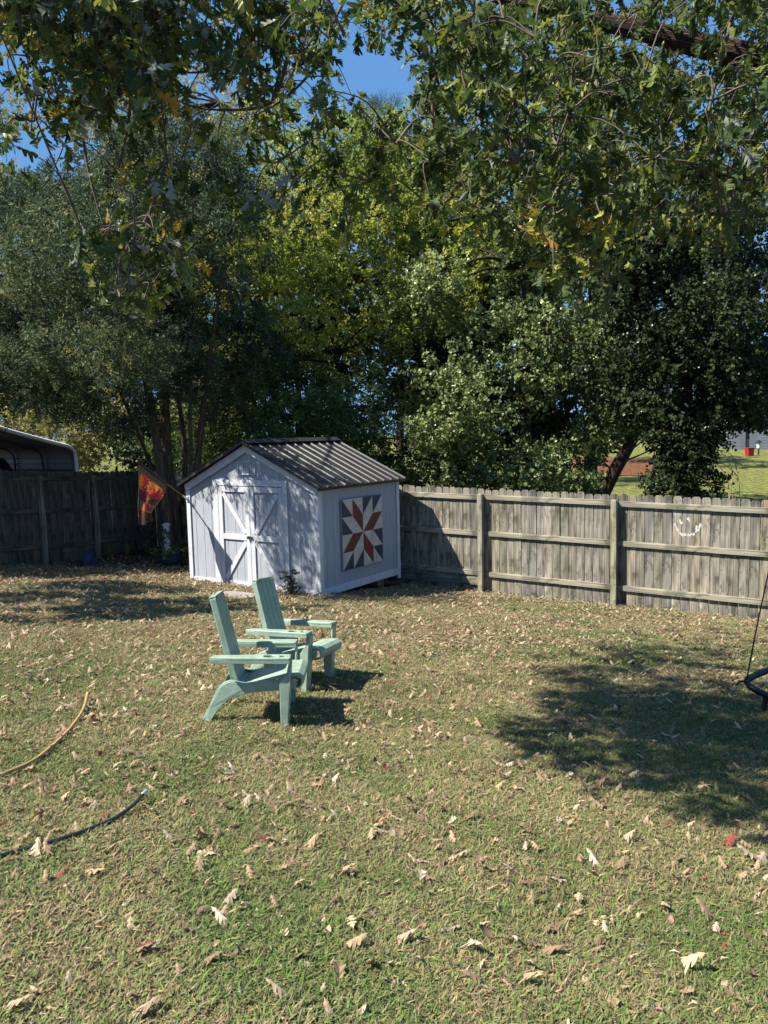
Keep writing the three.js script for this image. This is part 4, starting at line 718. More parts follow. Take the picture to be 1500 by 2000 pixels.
// ------------------------------------------------------------------ flag on the shed
{
  const mount = shedPoint(-SH.W + 0.03, 1.52, 0.02), n = V(0, 0, 1).applyAxisAngle(V(0, 1, 0), SH.turn), dir = n.clone().multiplyScalar(1.06).add(V(0, 0.72, 0)).normalize(), len = 1.29;
  const o = thing('garden_flag', 'orange and red autumn flag on a slanted wooden pole at left corner of shed', 'flag', mount), tip = dir.clone().multiplyScalar(len);
  part('pole', [tube([dir.clone().multiplyScalar(0.03), tip.clone().multiplyScalar(0.5), tip], [0.0125, 0.0125, 0.0115], 8), new THREE.SphereGeometry(0.022, 10, 8).translate(tip.x, tip.y, tip.z)], M.pole, o);
  const ring = tube([dir.clone().multiplyScalar(-0.01), dir.clone().multiplyScalar(0.06), dir.clone().multiplyScalar(0.11)], [0.024, 0.022, 0.02], 10), plate = box(0.05, 0.10, 0.012); plate.rotateY(SH.turn); 
  part('bracket', [ring, plate.translate(n.x * 0.0, 0, n.z * 0.0)], M.bracket, o);
  const cv = document.createElement('canvas'); cv.width = 512; cv.height = 768; const x = cv.getContext('2d'), r = rng(8);
  x.fillStyle = '#4a3a2c'; x.fillRect(0, 0, 512, 768); x.fillStyle = '#6d5b46'; for (let i = 0; i < 900; i++) x.fillRect(r() * 512, r() * 768, 3, 1);
  const leaf = (cx, cy, s, a, c) => { x.save(); x.translate(cx, cy); x.rotate(a); x.fillStyle = c; x.beginPath(); for (let i = 0; i <= 20; i++) { const t = (i / 20) * 6.283, rr = s * (0.62 + 0.38 * Math.cos(5 * t)) ; x.lineTo(Math.cos(t) * rr, Math.sin(t) * rr); } x.fill(); x.strokeStyle = 'rgba(60,25,10,.55)'; x.lineWidth = 2; for (let k = 0; k < 5; k++) { x.beginPath(); x.moveTo(0, 0); x.lineTo(Math.cos(k * 1.2566) * s * 0.85, Math.sin(k * 1.2566) * s * 0.85); x.stroke(); } x.restore(); };
  const pump = (cx, cy, w, h) => { for (let i = -2; i <= 2; i++) { x.fillStyle = ['#c4651c', '#e2853a', '#f0a056', '#dd7d30', '#b85c18'][i + 2]; x.beginPath(); x.ellipse(cx + i * w * 0.2, cy, w * 0.2, h / 2, 0, 0, 7); x.fill(); } x.fillStyle = '#5c6a4a'; x.fillRect(cx - 8, cy - h / 2 - 22, 16, 30); };
  pump(150, 180, 190, 170); pump(350, 200, 210, 190); pump(120, 470, 220, 190); pump(330, 520, 190, 170);
  const cols = ['#a51c2c', '#7e1a2c', '#d98238', '#5a4636', '#4f7a6a', '#a8322c', '#931d38'];
  for (let i = 0; i < 40; i++) leaf(r() * 512, 90 + r() * 680, 40 + r() * 60, r() * 6, cols[Math.floor(r() * 7)]);
  x.fillStyle = '#45362b'; x.fillRect(0, 0, 512, 70);
  const tx = new THREE.CanvasTexture(cv); tx.colorSpace = THREE.SRGBColorSpace;
  const cloth = phys({ name: 'printed_cloth', map: tx, roughness: 0.9, transmission: 0.3, thickness: 0, side: THREE.DoubleSide });
  const N = 40, K = 40, pos = [], uv = [], idx = [], side = dir.clone().cross(V(0, 1, 0)).normalize(), hdir = V(dir.x, 0, dir.z).normalize();
  for (let j = 0; j <= K; j++) for (let i = 0; i <= N; i++) {
    const u = i / N, v = j / K, a = dir.clone().multiplyScalar(lerp(len - 0.02, 0.56, u)); // u = 0 at the tip
    const gather = smooth(v, 0, 0.75), L0 = 1.04 * (1 - 0.18 * u * gather);
    const drop = v * L0 * (1 - 0.28 * Math.sin(u * Math.PI * 0.5) * v * u);
    const q = a.clone().add(V(0, -0.012 - drop, 0));
    q.addScaledVector(hdir, u * gather * 0.46 * (1 - 0.2 * v)); // inner edge swings towards the tip
    q.addScaledVector(side, Math.sin(u * 11 + v * 1.2) * 0.05 * gather + Math.sin(u * 5 + 1) * 0.03 * v);
    pos.push(q.x, q.y, q.z); uv.push(1 - u, 1 - v);
  }
  for (let j = 0; j < K; j++) for (let i = 0; i < N; i++) { const a = j * (N + 1) + i; idx.push(a, a + N + 1, a + 1, a + 1, a + N + 1, a + N + 2); }
  const g = new THREE.BufferGeometry(); g.setAttribute('position', new THREE.Float32BufferAttribute(pos, 3)); g.setAttribute('uv', new THREE.Float32BufferAttribute(uv, 2)); g.setIndex(idx); g.computeVertexNormals();
  part('flag_cloth', g, cloth, o);
  part('sleeve', tube([dir.clone().multiplyScalar(0.56), dir.clone().multiplyScalar(0.9), dir.clone().multiplyScalar(len - 0.02)], [0.022, 0.024, 0.022], 8), std({ name: 'brown_cloth', color: rgb(0.07, 0.045, 0.03), roughness: 0.95 }), o);
}

// ------------------------------------------------------------------ planter with white post, plants, bundle, slab
function plantLeaf(len, wid, bend) { const n = 6, pos = []; const row = (k) => { const t = k / n, w = wid * Math.sin(Math.PI * (0.08 + 0.9 * t)) / 2, y = Math.sin(bend * t) / bend * len, z = (1 - Math.cos(bend * t)) / bend * len; return [[-w, y, z + w * 0.25], [0, y, z], [w, y, z + w * 0.25]]; }; for (let k = 0; k < n; k++) { const a = row(k), b = row(k + 1); for (const [i, j] of [[0, 1], [1, 2]]) pos.push(...a[i], ...a[j], ...b[i], ...a[j], ...b[j], ...b[i]); } return tris(pos); }
{
  const p = at(334, 1098, 16.3); p.y = ground(p.x, p.z);
  const tub = thing('planter', 'round dark blue tub planter at the foot of the corner tree', 'planter', p);
  part('tub', new THREE.LatheGeometry([[0.0, 0.0], [0.20, 0.0], [0.235, 0.12], [0.255, 0.25], [0.275, 0.26], [0.275, 0.30], [0.25, 0.30], [0.235, 0.27], [0, 0.27]].map(([a, b]) => new THREE.Vector2(a, b)), 28), M.tub, tub);
  part('band', new THREE.TorusGeometry(0.243, 0.008, 6, 28).rotateX(Math.PI / 2).translate(0, 0.15, 0), M.tub, tub);
  const post = thing('garden_post', 'short white square post with iron curl hooks standing in the blue tub', 'post', p.clone().add(V(-0.05, 0.27, 0.02)));
  part('post_shaft', box(0.11, 0.62, 0.11, 0, 0.28, 0, 0.006), M.white, post);
  part('post_cap', [box(0.15, 0.03, 0.15, 0, 0.60, 0, 0.006), box(0.11, 0.02, 0.11, 0, 0.625, 0, 0.006)], M.white, post);
  for (const s of [-1, 1]) { const pts = []; for (let i = 0; i <= 14; i++) { const a = (i / 14) * 5.2; pts.push(V(s * (0.06 + 0.10 + Math.cos(Math.PI - a) * (0.10 - i * 0.004)), 0.42 + Math.sin(a) * (0.10 - i * 0.004), 0.03)); } part('iron_curl', tube(pts, [0.007], 6), M.iron, post); }
  const r = rng(101), lf = [ovalLeaf(0.07, 0.05, 0.2), ovalLeaf(0.05, 0.04, 0.2)], sp = [sprig(9, lf, 0.16, 0.2, 15, 0.5)];
  const pl = thing('trailing_plant', 'trailing leafy plant spilling from blue tub and up the white post', 'plant', p.clone().add(V(0, 0.28, 0))), it = [];
  for (let i = 0; i < 70; i++) { const a = r() * 6.28, d = 0.1 + r() * 0.26; it.push({ p: V(Math.cos(a) * d + (r() < 0.4 ? 0.15 : 0), (r() - 0.45) * 0.22, Math.sin(a) * d), q: randQ(r, V(Math.cos(a), 0.6, Math.sin(a)).normalize(), 0.7), s: 0.7 + r() * 0.5, c: tint(r, pal.green) }); }
  for (let i = 0; i < 22; i++) it.push({ p: V(-0.05 + (r() - 0.5) * 0.16, 0.1 + r() * 0.35, 0.08), q: randQ(r, V(0, 1, 0.4).normalize(), 0.9), s: 0.5 + r() * 0.4, c: tint(r, pal.ivy) });
  inst('foliage', sp[0], L.broad, it, pl);
  part('stem', [0, 1, 2, 3].map((i) => tube([V(0, -0.02, 0), V(Math.cos(i * 1.6) * 0.12, 0.1, Math.sin(i * 1.6) * 0.12), V(Math.cos(i * 1.6) * 0.28, 0.02, Math.sin(i * 1.6) * 0.28)], [0.006, 0.004], 5)), M.twig, pl);
  // broad-leaved plants against the left fence
  const big = plantLeaf(0.34, 0.13, 1.1), bm = ['0.16,0.20,0.03', '0.10,0.15,0.03'].map((s) => { const m = L.broad.clone(); m.color = rgb(...s.split(',').map(Number)); m.name = 'hosta_leaf'; return m; });
  [[212, 1085, 'yellow-green broad-leaved plant right of the second left fence post'], [248, 1085, 'small yellow-green broad-leaved plant under the hanging flag'], [288, 1088, 'yellow-green broad-leaved plant nearest the blue tub']].forEach(([x, y, label], k) => {
    const b = at(x, y, 16.6 + k * 0.35); b.y = ground(b.x, b.z); const h = thing('broadleaf_plant', label, 'plant', b, k * 1.1, 'broad-leaved plants along the left fence');
    for (let i = 0; i < 8 - k; i++) { const m = part('leaf', big, bm[(i + k) % 2], h); m.rotation.set(-0.35 - r() * 0.4, 0, 0); m.rotation.order = 'YXZ'; m.rotation.y = i * 0.85 + r() * 0.4; m.scale.setScalar(0.75 + r() * 0.5); }
  });
  // low shrubby growth around the tub
  const sb = at(318, 1070, 17.0); sb.y = ground(sb.x, sb.z); const sh = thing('undergrowth_bush', 'low brownish bush behind blue tub against the dark fence', 'bush', sb);
  crown(sh, 'foliage', [[sb.clone().add(V(-0.35, 0.3, 0)), V(0.5, 0.3, 0.3)], [sb.clone().add(V(0.5, 0.3, 0.3)), V(0.45, 0.35, 0.3)]], { geos: G.privet, mat: L.broad, pal: [[0.11, 0.08, 0.05], [0.06, 0.08, 0.03], [0.09, 0.1, 0.04]], clump: 0.25, perClump: 14, seed: 105, size: 0.7 });
  part('stem', [0, 1, 2, 3, 4].map((i) => tube([V(0, 0, 0), V((i - 2) * 0.12, 0.2, 0.05), V((i - 2) * 0.26, 0.42, 0.08)], [0.01, 0.005], 5)), M.twig, sh);
  // dark blue bundle
  const bb = at(174, 1094, 15.6); bb.y = ground(bb.x, bb.z); const bd = thing('blue_bundle', 'dark blue slumped bundle at the foot of second left fence post', 'bundle', bb);
  const sg = new THREE.IcosahedronGeometry(0.2, 4), q = sg.attributes.position; for (let i = 0; i < q.count; i++) { const v = V().fromBufferAttribute(q, i), k = 0.75 + 0.55 * fbm(v.x * 9 + 20, v.y * 9 + v.z * 7 + 20, 4); v.multiplyScalar(k); v.y = Math.max(-0.06, v.y * (1.25 + 0.2 * v.x)) + 0.06; v.x *= 0.8; q.setXYZ(i, v.x, v.y, v.z); } sg.computeVertexNormals();
  part('bundle_body', sg, M.bundle, bd); part('tied_neck', tube([V(0, 0.22, 0), V(0.02, 0.31, 0.01), V(0.06, 0.36, 0)], [0.05, 0.025, 0.05], 9), M.bundle, bd);
  // slab and dirt by the shed door
  const ds = atGround(462, 1166).add(V(0, 0.02, 0)), sl = thing('stone_slab', 'flat worn stone slab on the ground before the shed doors', 'slab', ds, SH.turn + 0.1);
  part('slab', extrude([[-0.34, -0.18], [-0.1, -0.22], [0.25, -0.2], [0.36, -0.05], [0.3, 0.16], [0.02, 0.2], [-0.3, 0.17], [-0.38, 0.0]], 0.05, 0.012).rotateX(-Math.PI / 2), M.stone, sl); 
  // weed with dried flower heads
  const wb = atGround(566, 1164), wd = thing('dried_flower_plant', 'leafy weed with dark dried flower heads in front of shed wall', 'plant', wb), st = [], rr = rng(111), heads = [[-0.10, 0.40], [0.06, 0.40], [0.12, 0.36], [-0.02, 0.30], [0.15, 0.22], [-0.16, 0.2], [0.2, 0.14], [0.03, 0.2]];
  heads.forEach(([hx, hy], i) => {
    const z = (rr() - 0.5) * 0.2, s = part('stem', tube([V(0, -0.02, 0), V(hx * 0.4, hy * 0.5, z * 0.4), V(hx, hy, z)], [0.006, 0.004, 0.003], 5), M.twig, wd);
    if (i < 4) { const l = []; for (let k = 0; k < 26; k++) { const a = rr() * 6.28, d = Math.sqrt(rr()) * 0.05; l.push(new THREE.IcosahedronGeometry(0.009 + rr() * 0.006, 0).translate(hx + Math.cos(a) * d, hy + 0.006 + rr() * 0.014, z + Math.sin(a) * d)); } part('flower_head', l.map((g) => (g.setAttribute('uv', g.attributes.uv), g)), std({ name: 'dried_flower', color: rgb(0.07, 0.05, 0.045), roughness: 0.95 }), s); }
  });
  const wl = []; for (let i = 0; i < 46; i++) { const h = heads[Math.floor(rr() * 8)], t = 0.15 + rr() * 0.7; wl.push({ p: V(h[0] * t + (rr() - 0.5) * 0.06, h[1] * t, (rr() - 0.5) * 0.14), q: randQ(rr, V(rr() - 0.5, 0.4, rr() - 0.5).normalize(), 0.5), s: 0.8 + rr() * 0.5, c: tint(rr, [[0.10, 0.13, 0.05], [0.16, 0.17, 0.08]]) }); }
  inst('foliage', sprig(4, [ovalLeaf(0.075, 0.028, 0.2)], 0.05, 0.03, 16, 0.2), L.broad, wl, wd);
}

// ------------------------------------------------------------------ hoses and the black stand
function hose(name, label, pts, rad, mat, tipMat, lift) {
  const p = pts.map(([x, y], i) => { const g = atGround(x, y); g.y += rad + 0.032 + (i >= pts.length - 2 ? lift * (i - pts.length + 3) / 2 : 0); return g; }), b = p[Math.floor(p.length / 2)].clone(); b.y -= rad;
  const o = thing(name, label, 'hose', b); part('hose_tube', tube(p.map((q) => q.clone().sub(b)), [rad], 10), mat, o);
  const e = p[p.length - 1].clone().sub(b), d = e.clone().sub(p[p.length - 2].clone().sub(b)).normalize();
  part('hose_fitting', tube([e.clone().addScaledVector(d, -0.01), e.clone().addScaledVector(d, 0.012), e.clone().addScaledVector(d, 0.03)], [rad * 1.25, rad * 1.3, rad * 1.15], 10), tipMat, o);
}
hose('garden_hose', 'tan hose curving across the lawn from the left edge below the chairs', [[-60, 1552], [0, 1529], [60, 1503], [105, 1468], [140, 1432], [163, 1402], [172, 1374]], 0.0095, M.tanHose, M.tanHose, 0.03);
hose('garden_hose', 'black hose with pale metal end nearest the camera at left', [[-60, 1705], [0, 1690], [50, 1676], [120, 1656], [175, 1636], [220, 1617], [260, 1595], [282, 1577]], 0.009, M.blackHose, M.steel, 0.03);
{
  const b = atGround(1478, 1395), o = thing('metal_stand', 'black tubular metal stand with taut cord at right edge of lawn', 'stand', b), z = -b.z, P = (x, y, k = 0) => at(x, y, z + k).sub(b);
  part('frame_tube', tube([P(1620, 1290, 0.5), P(1530, 1302, 0.35), P(1478, 1318, 0.2), P(1458, 1332, 0.1), P(1480, 1350, 0), P(1540, 1372, -0.05), P(1640, 1400, -0.1)], [0.026], 12), M.iron, o);
  for (const [x, y, k] of [[1497, 1358, 0], [1600, 1292, 0.45]]) { const t = P(x, y, k), f = t.clone().add(V(-0.03, 0, 0)); f.y = ground(b.x + f.x, b.z + f.z) - b.y; part('leg', tube([t, t.clone().lerp(f, 0.5), f], [0.02], 10), M.iron, o); }
  part('foot', tube([P(1510, 1392), P(1475, 1392), P(1457, 1400), P(1462, 1408), P(1468, 1416)], [0.016, 0.014, 0.008, 0.006], 8), M.iron, o);
  part('hook', tube([P(1458, 1332, 0.1), P(1446, 1331, 0.1), P(1437, 1338, 0.1)], [0.012, 0.009, 0.006], 7), M.iron, o);
  part('cord', tube([P(1458, 1330, 0.1), P(1480, 1215, 0.0), P(1505, 1100, -0.1), P(1560, 850, -0.3)], [0.006], 6), M.iron, o);
  part('upright', tube([P(1640, 1400, -0.1), P(1660, 1100, -0.2), P(1560, 845, -0.3)], [0.03], 10), M.iron, o);
}

// ------------------------------------------------------------------ carport and car at the left
{
  const far = at(149, 925, 23.6); far.y = ground(far.x, far.z); const A = V(-0.856, 0, -0.517), S = V(-0.517, 0, 0.856); // along the ridge, across the span
  const o = thing('carport', 'open metal carport with curved eave above the left fence', 'carport', far);
  const H = at(149, 893, 23.6).y - far.y, prof = []; // (across, up)
  const ctrl = [[0, -0.0], [0, H * 0.5], [0, H - 0.05], [0.06, H + 0.16], [0.22, H + 0.30], [0.6, H + 0.40], [1.6, H + 0.66], [3.0, H + 1.03]];
  const cc = new THREE.CatmullRomCurve3(ctrl.map(([s, u]) => V(s, u, 0)), false, 'centripetal'); for (let i = 0; i <= 40; i++) { const p = cc.getPoint(i / 40); prof.push([p.x, p.y]); }
  const full = [...prof, ...prof.slice(0, -1).reverse().map(([s, u]) => [6 - s, u])];
  const put = (s, u, l) => S.clone().multiplyScalar(s).addScaledVector(A, l).add(V(0, u, 0));
  const sheet = (lst, l0, l1, steps, corr) => { const pos = []; for (let i = 0; i < lst.length - 1; i++) for (let k = 0; k < steps; k++) { const a = lst[i], b = lst[i + 1], x0 = lerp(l0, l1, k / steps), x1 = lerp(l0, l1, (k + 1) / steps), p = (q, l) => put(q[0], q[1], l).toArray(); pos.push(...p(a, x0), ...p(b, x0), ...p(a, x1), ...p(b, x0), ...p(b, x1), ...p(a, x1)); } return tris(pos); };
  const dsheet = M.carport.clone(); dsheet.side = THREE.DoubleSide;
  part('roof_sheet', sheet(full.slice(11, -11), 0, 6, 1), dsheet, o);
  for (let k = 0; k < 9; k++) { const u0 = k * (H - 0.02) / 9, u1 = (k + 1) * (H - 0.02) / 9, um = lerp(u0, u1, 0.75), l = [[0, u0], [0, um - 0.01], [0.03, um], [0.03, u1 - 0.02], [0, u1]]; part('wall_sheet', sheet(l, 0.02, 6, 1), dsheet, o); }
  const edge = full.map(([s, u]) => put(s, u + 0.02, -0.03));
  part('edge_trim', tube(edge.filter((_, i) => i % 3 === 0), [0.06], 6), M.carportEdge, o);
  for (let k = 0; k < 5; k++) part('frame_arch', tube(full.filter((_, i) => i % 4 === 0).map(([s, u]) => put(lerp(s, 3, 0.025), u - 0.05, 0.05 + k * 1.45)), [0.035], 6), M.carportFrame, o);
  part('wall_rail', [0.55, 1.2].map((u) => tube([put(0.07, u, 0.05), put(0.07, u, 3), put(0.07, u, 5.9)], [0.03], 6)), M.carportFrame, o);
  // car
  const c = far.clone().addScaledVector(S, 2.5).addScaledVector(A, 2.6); c.y = ground(c.x, c.z);
  const car = thing('parked_car', 'dark car under the carport, roof showing over the left fence', 'car', c, Math.atan2(-A.z, A.x) + Math.PI);
  const body = [[-2.2, 0.35], [-2.25, 0.75], [-2.0, 0.95], [-1.3, 1.02], [-0.75, 1.48], [-0.1, 1.58], [0.8, 1.56], [1.6, 1.42], [2.05, 1.05], [2.2, 0.8], [2.2, 0.35]];
  const g = extrude(body, 1.75, 0.06); part('body', g, M.car, car);
  for (const s of [-1, 1]) { const w = extrude([[-1.1, 1.06], [-0.66, 1.42], [-0.05, 1.50], [0.78, 1.48], [1.4, 1.36], [1.72, 1.08]], 0.02, 0.004); w.translate(0, 0, s * 0.872); part('side_window', w, M.glass, car); }
  for (const x of [-1.4, 1.35]) for (const s of [-1, 1]) { const w = part('wheel', new THREE.CylinderGeometry(0.33, 0.33, 0.2, 20).rotateX(Math.PI / 2).translate(x, 0.33, s * 0.8), M.rubber, car); part('rim', new THREE.CylinderGeometry(0.2, 0.2, 0.21, 14).rotateX(Math.PI / 2).translate(x, 0.33, s * 0.805), M.steel, w); }
}

// ------------------------------------------------------------------ house and things far right
{
  const b = at(1500, 868, 58); b.y = ground(b.x, b.z); const o = thing('neighbour_house', 'grey-blue house far behind the trees at right edge', 'house', b, -0.25);
  part('wall', box(12, 3.0, 8, 3.2, 1.5, -4), M.house, o);
  for (let i = 0; i < 14; i++) part('siding_board', box(12.02, 0.19, 0.03, 3.2, 0.12 + i * 0.21, 0.012), M.house, o);
  part('roof', extrude([[-4.6, 3.0], [4.6, 3.0], [0, 5.4]], 12.8, 0.02).rotateY(Math.PI / 2).translate(3.2, 0, -4), M.shingle, o);
  const w = part('window', box(1.2, 1.2, 0.06, 2.2, 1.6, 0.05), M.white, o); part('pane', box(1.0, 1.0, 0.02, 2.2, 1.6, 0.09), M.glass, w);
  const d = part('drain_pipe', tube([V(-1.6, 0, 0.1), V(-1.6, 1.5, 0.1), V(-1.6, 3, 0.1)], [0.07], 8), M.shingle, o);
  const rb = at(1464, 868, 52); rb.y = ground(rb.x, rb.z); const red = thing('red_bin', 'small bright red bin on the far lawn before grey house', 'bin', rb, 0.2);
  part('bin_body', extrude([[-0.2, 0], [0.2, 0], [0.24, 0.5], [-0.24, 0.5]], 0.4, 0.02), M.redPlastic, red); part('bin_lid', box(0.52, 0.06, 0.46, 0, 0.53, 0, 0.02), M.redPlastic, red);
  const lb = at(1482, 866, 52.5); lb.y = ground(lb.x, lb.z); const lamp = thing('garden_lantern', 'small white lantern with dark cap beside the red bin', 'lantern', lb);
  part('lantern_post', tube([V(0, 0, 0), V(0, 0.25, 0), V(0, 0.5, 0)], [0.05], 8), M.iron, lamp); part('lantern_body', new THREE.CylinderGeometry(0.16, 0.13, 0.4, 12).translate(0, 0.68, 0), M.white, lamp); part('lantern_cap', new THREE.ConeGeometry(0.24, 0.2, 12).translate(0, 0.97, 0), M.iron, lamp);
}

// ------------------------------------------------------------------ lawn, litter
{
  const r = rng(121), nb = 17, pos = [], col = [], nor = [];
  function tuft(seed) {
    const q = rng(seed), P = [], C = [], N = [];
    for (let i = 0; i < nb; i++) {
      const a = q() * 6.283, d = Math.sqrt(q()) * 0.06, x = Math.cos(a) * d, z = Math.sin(a) * d, h = 0.012 + q() * 0.024, w = 0.0016 + q() * 0.0012, lean = 0.3 + q() * 1.1, b = q() * 6.283, dx = Math.cos(b), dz = Math.sin(b), t = q();
      const c = t < 0.5 ? [1.25, 1.03, 0.85] : t < 0.74 ? [0.9, 0.86, 0.72] : [0.66, 0.98, 0.46], k = 0.58 + q() * 0.75;
      const p0 = [x - dz * w, 0, z + dx * w], p1 = [x + dz * w, 0, z - dx * w], m0 = [x + dx * h * lean * 0.35 - dz * w * 0.9, h * 0.6, z + dz * h * lean * 0.35 + dx * w * 0.9], m1 = [x + dx * h * lean * 0.35 + dz * w * 0.9, h * 0.6, z + dz * h * lean * 0.35 - dx * w * 0.9], tp = [x + dx * h * lean, h * (1 - 0.18 * lean), z + dz * h * lean];
      P.push(...p0, ...p1, ...m0, ...p1, ...m1, ...m0, ...m0, ...m1, ...tp); for (let v = 0; v < 9; v++) C.push(c[0] * k, c[1] * k, c[2] * k);
    }
    const g = tris(P); g.setAttribute('color', new THREE.Float32BufferAttribute(C, 3)); return g;
  }
  const geos = [1, 2, 3, 4, 5, 6].map((i) => tuft(130 + i)), sets = geos.map(() => []);
  const add = (x, z, s) => {
    const g = smooth(0.45 * fbm(x * 0.75 + 17, z * 0.75 + 31, 3) + 0.55 * fbm(x * 2.6 + 3, z * 2.6 + 8, 4), 0.40, 0.66) * 0.62 - 0.20 * smooth(-z, 5, 9) + 0.29 * smooth(x, 0.2, 2.6) * smooth(-z, 7.5, 2.5), v = 0.7 + r() * 0.6, f = clamp(g + (r() - 0.5) * 0.5, 0, 1);
    sets[Math.floor(r() * 6)].push({ p: onGround(x, z, -0.003), q: new THREE.Quaternion().setFromEuler(new THREE.Euler((r() - 0.5) * 0.3, r() * 6.28, (r() - 0.5) * 0.3)), s: s * (0.8 + r() * 0.5), c: rgb(lerp(0.285, 0.098, f) * v, lerp(0.24, 0.16, f) * v, lerp(0.165, 0.046, f) * v) });
  };
  for (let i = 0; i < 330000; i++) {
    const d = 1.9 + 13.5 * Math.pow(r(), 1.25), x = (r() - 0.5) * (1.12 * d + 1.2), z = -d;
    if (outside(x, z) > -0.12) continue;
    const q = V(x, 0, z).sub(V(SH.C.x, 0, SH.C.z)).applyAxisAngle(UPV, -SH.turn); if (q.x < 0.05 && q.x > -SH.W - 0.05 && q.z < 0.05 && q.z > -SH.D) continue;
    if (r() < smooth(d - 0.25 * x, 11.0, 14.5) * 0.75) continue;
    if (r() > 0.5 + smooth(fbm(x * 1.7 + 71, z * 1.7 + 13, 4), 0.30, 0.5)) continue;
    add(x, z, 0.8 + 0.55 * fbm(x * 0.8 + 5, z * 0.8 + 44, 3));
  }
  const lawn = new THREE.Group(); lawn.name = 'lawn_grass'; lawn.userData.kind = 'stuff'; lawn.userData.label = 'short patchy autumn lawn of green and straw blades'; scene.add(lawn);
  geos.forEach((g, i) => inst('grass_blades', g, L.grass, sets[i], lawn));
  // fallen leaves
  const lg = [0, 1, 2, 3, 4].map((i) => lobedLeaf(0.105 + 0.01 * i, 0.075, [0.7, -0.6, 1.1, 0.35, 0.9][i], [3, -3, 4, 2, 4][i] * 0.6, 800 + i, [0.25, -0.3, 0.5, 0.15, -0.5][i])), og = [plantLeaf(0.075, 0.04, 1.3), plantLeaf(0.06, 0.035, 2.0)];
  const all = [...lg, ...og].map((g) => { g.center(); const h = g.clone(); h.rotateX(-Math.PI / 2); h.computeBoundingBox(); h.translate(0, -h.boundingBox.min.y, 0); return h; });
  const kinds = ['light brown', 'pale tan', 'mid brown', 'bleached cream', 'dark brown', 'dark red', 'dusky pink'], rl = rng(141), placed = [];
  const pick = () => { const t = rl(); return t < 0.34 ? 0 : t < 0.50 ? 1 : t < 0.74 ? 2 : t < 0.81 ? 3 : t < 0.95 ? 4 : t < 0.975 ? 5 : 6; };
  const known = [[880, 1832, 3, 1.2], [890, 1818, 5, 1], [1092, 1733, 3, 1.2], [455, 1775, 3, 1.4], [570, 1700, 6, 1.1], [328, 1840, 6, 1], [1460, 1690, 1, 1.9], [1485, 1692, 3, 1.6], [690, 1720, 0, 1.2], [720, 1720, 5, 0.7], [1280, 1610, 3, 1.3], [1135, 1548, 5, 0.7], [1215, 1800, 3, 1.1], [1310, 1812, 6, 1], [795, 1858, 3, 1.2], [1247, 1858, 3, 1.1], [1025, 1908, 3, 1.1], [1465, 1915, 5, 0.9], [1440, 1965, 0, 1.2], [280, 1998, 1, 1.4], [185, 1583, 3, 1], [165, 1530, 3, 1.2], [350, 1600, 5, 1.1], [600, 1588, 3, 1.2], [565, 1586, 2, 1], [1085, 1618, 3, 1.1], [1330, 1700, 4, 1], [640, 2000, 1, 1], [1430, 1740, 0, 1], [1450, 1745, 4, 0.9], [330, 1648, 3, 1.2]];
  const lay = (p, s) => { const n = V(0.065, 1, -0.09).normalize(); return new THREE.Quaternion().setFromUnitVectors(UPV, n).multiply(new THREE.Quaternion().setFromEuler(new THREE.Euler((rl() - 0.5) * 0.45, rl() * 6.28, (rl() - 0.5) * 0.45))); };
  const protos = new Map();
  const single = (p, k, s, gi) => {
    const key = k + '/' + gi; let m;
    if (!protos.has(key)) { m = shade(new THREE.Mesh(all[gi], dry[k])); protos.set(key, m); } else m = protos.get(key).clone();
    m.name = numbered('fallen_leaf'); m.position.copy(p); m.position.y += 0.02; m.quaternion.copy(lay(p)); m.scale.setScalar(s); scene.add(m);
    const [ax, ay] = pixel(p), zone = ay < 1640 ? (ax < 300 ? 'between the tan and black hoses' : ax < 640 ? 'below the front chair' : ax < 1000 ? 'left of the tree shadow' : 'beside the tree shadow') : `at the ${ay < 1800 ? 'lower' : 'very bottom'} ${ax < 375 ? 'left' : ax < 750 ? 'centre left' : ax < 1125 ? 'centre right' : 'right'} of the lawn`;
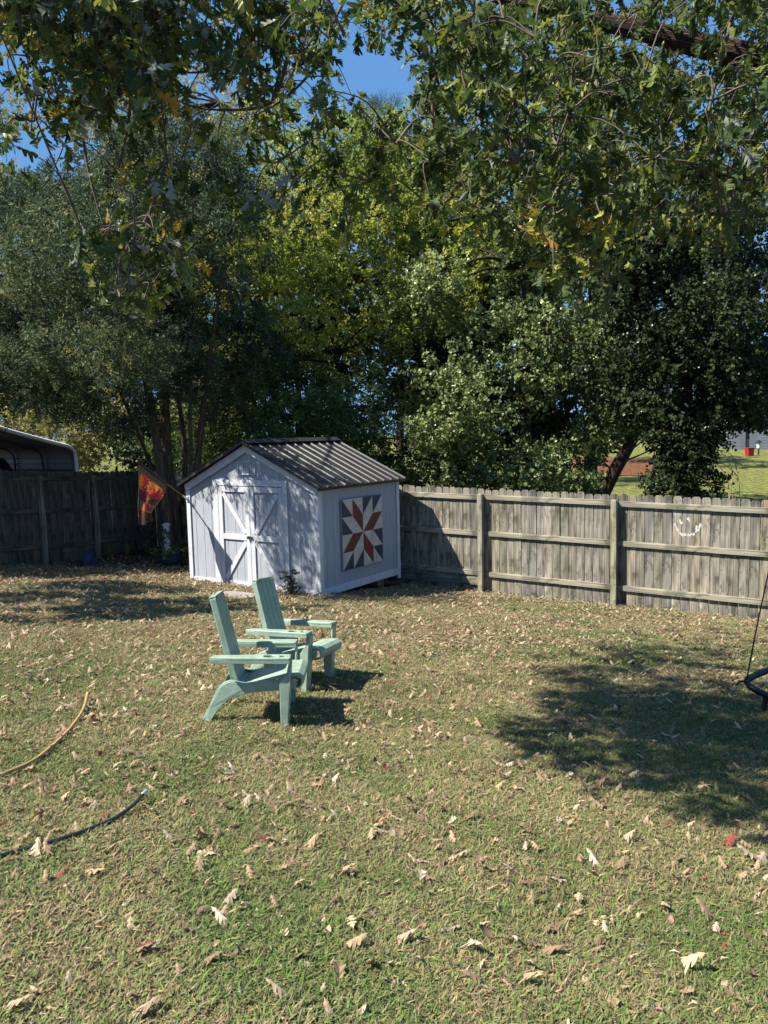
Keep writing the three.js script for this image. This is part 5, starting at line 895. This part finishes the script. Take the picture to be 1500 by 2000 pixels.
    tag(m, `${s > 0.75 ? 'large' : s > 0.5 ? 'medium' : 'small'} ${gi < 5 ? 'lobed' : 'oval'} dry ${kinds[k]} leaf lying ${zone}`, 'fallen leaf', 'fallen leaves on the lawn');
  };
  for (const [x, y, k, s] of known) single(atGround(x, y), k, s * 0.58, k === 5 || k === 6 ? 5 : Math.floor(rl() * 5));
  let n = known.length;
  while (n < 300) { const p = atGround(rl() * 1540 - 20, 1480 + 560 * rl()); if (fbm(p.x * 1.3 + 50, p.z * 1.3 + 9, 3) + (rl() - 0.5) * 0.3 < 0.45) continue; single(p, pick(), 0.25 + rl() * rl() * 0.45, Math.floor(rl() * 7)); n++; }
  const st = all.map(() => []);
  for (let i = 0; i < 70000; i++) {
    const d = 2.0 + 15 * Math.pow(rl(), 0.75), x = (rl() - 0.5) * (1.12 * d + 1.5), z = -d, q = outside(x, z);
    if (q > -0.05) continue;
    const s = V(x, 0, z).sub(V(SH.C.x, 0, SH.C.z)).applyAxisAngle(UPV, -SH.turn); if (s.x < 0.02 && s.x > -SH.W && s.z < 0.02 && s.z > -SH.D) continue;
    const heap = Math.max(smooth(q, -1.8, -0.2), smooth(d, 4.5, 9) * 0.5, x < -2.5 ? smooth(d, 10.5, 13) : 0), w = clamp(0.3 + heap + (fbm(x * 0.9 + 5, z * 0.9 + 60, 3) - 0.5) * 0.7, 0.03, 1);
    if (rl() > w) continue;
    const k = pick(), c = fallenTones[k], v = 0.75 + rl() * 0.5;
    st[Math.floor(rl() * 7)].push({ p: onGround(x, z, 0.014 + rl() * 0.022), q: lay(), s: 0.24 + rl() * rl() * 0.62, c: rgb(c[0] * v, c[1] * v, c[2] * v) });
  }
  const litter = new THREE.Group(); litter.name = 'leaf_litter'; litter.userData.kind = 'stuff'; litter.userData.label = 'scattered dry brown leaf litter over the lawn and along the fences'; scene.add(litter);
  const lm = phys({ name: 'dry_leaf', color: 0xffffff, roughness: 0.9, transmission: 0.18, thickness: 0, side: THREE.DoubleSide });
  all.forEach((g, i) => inst('dry_leaves', g, lm, st[i], litter));
}

renderer.render(scene, camera);
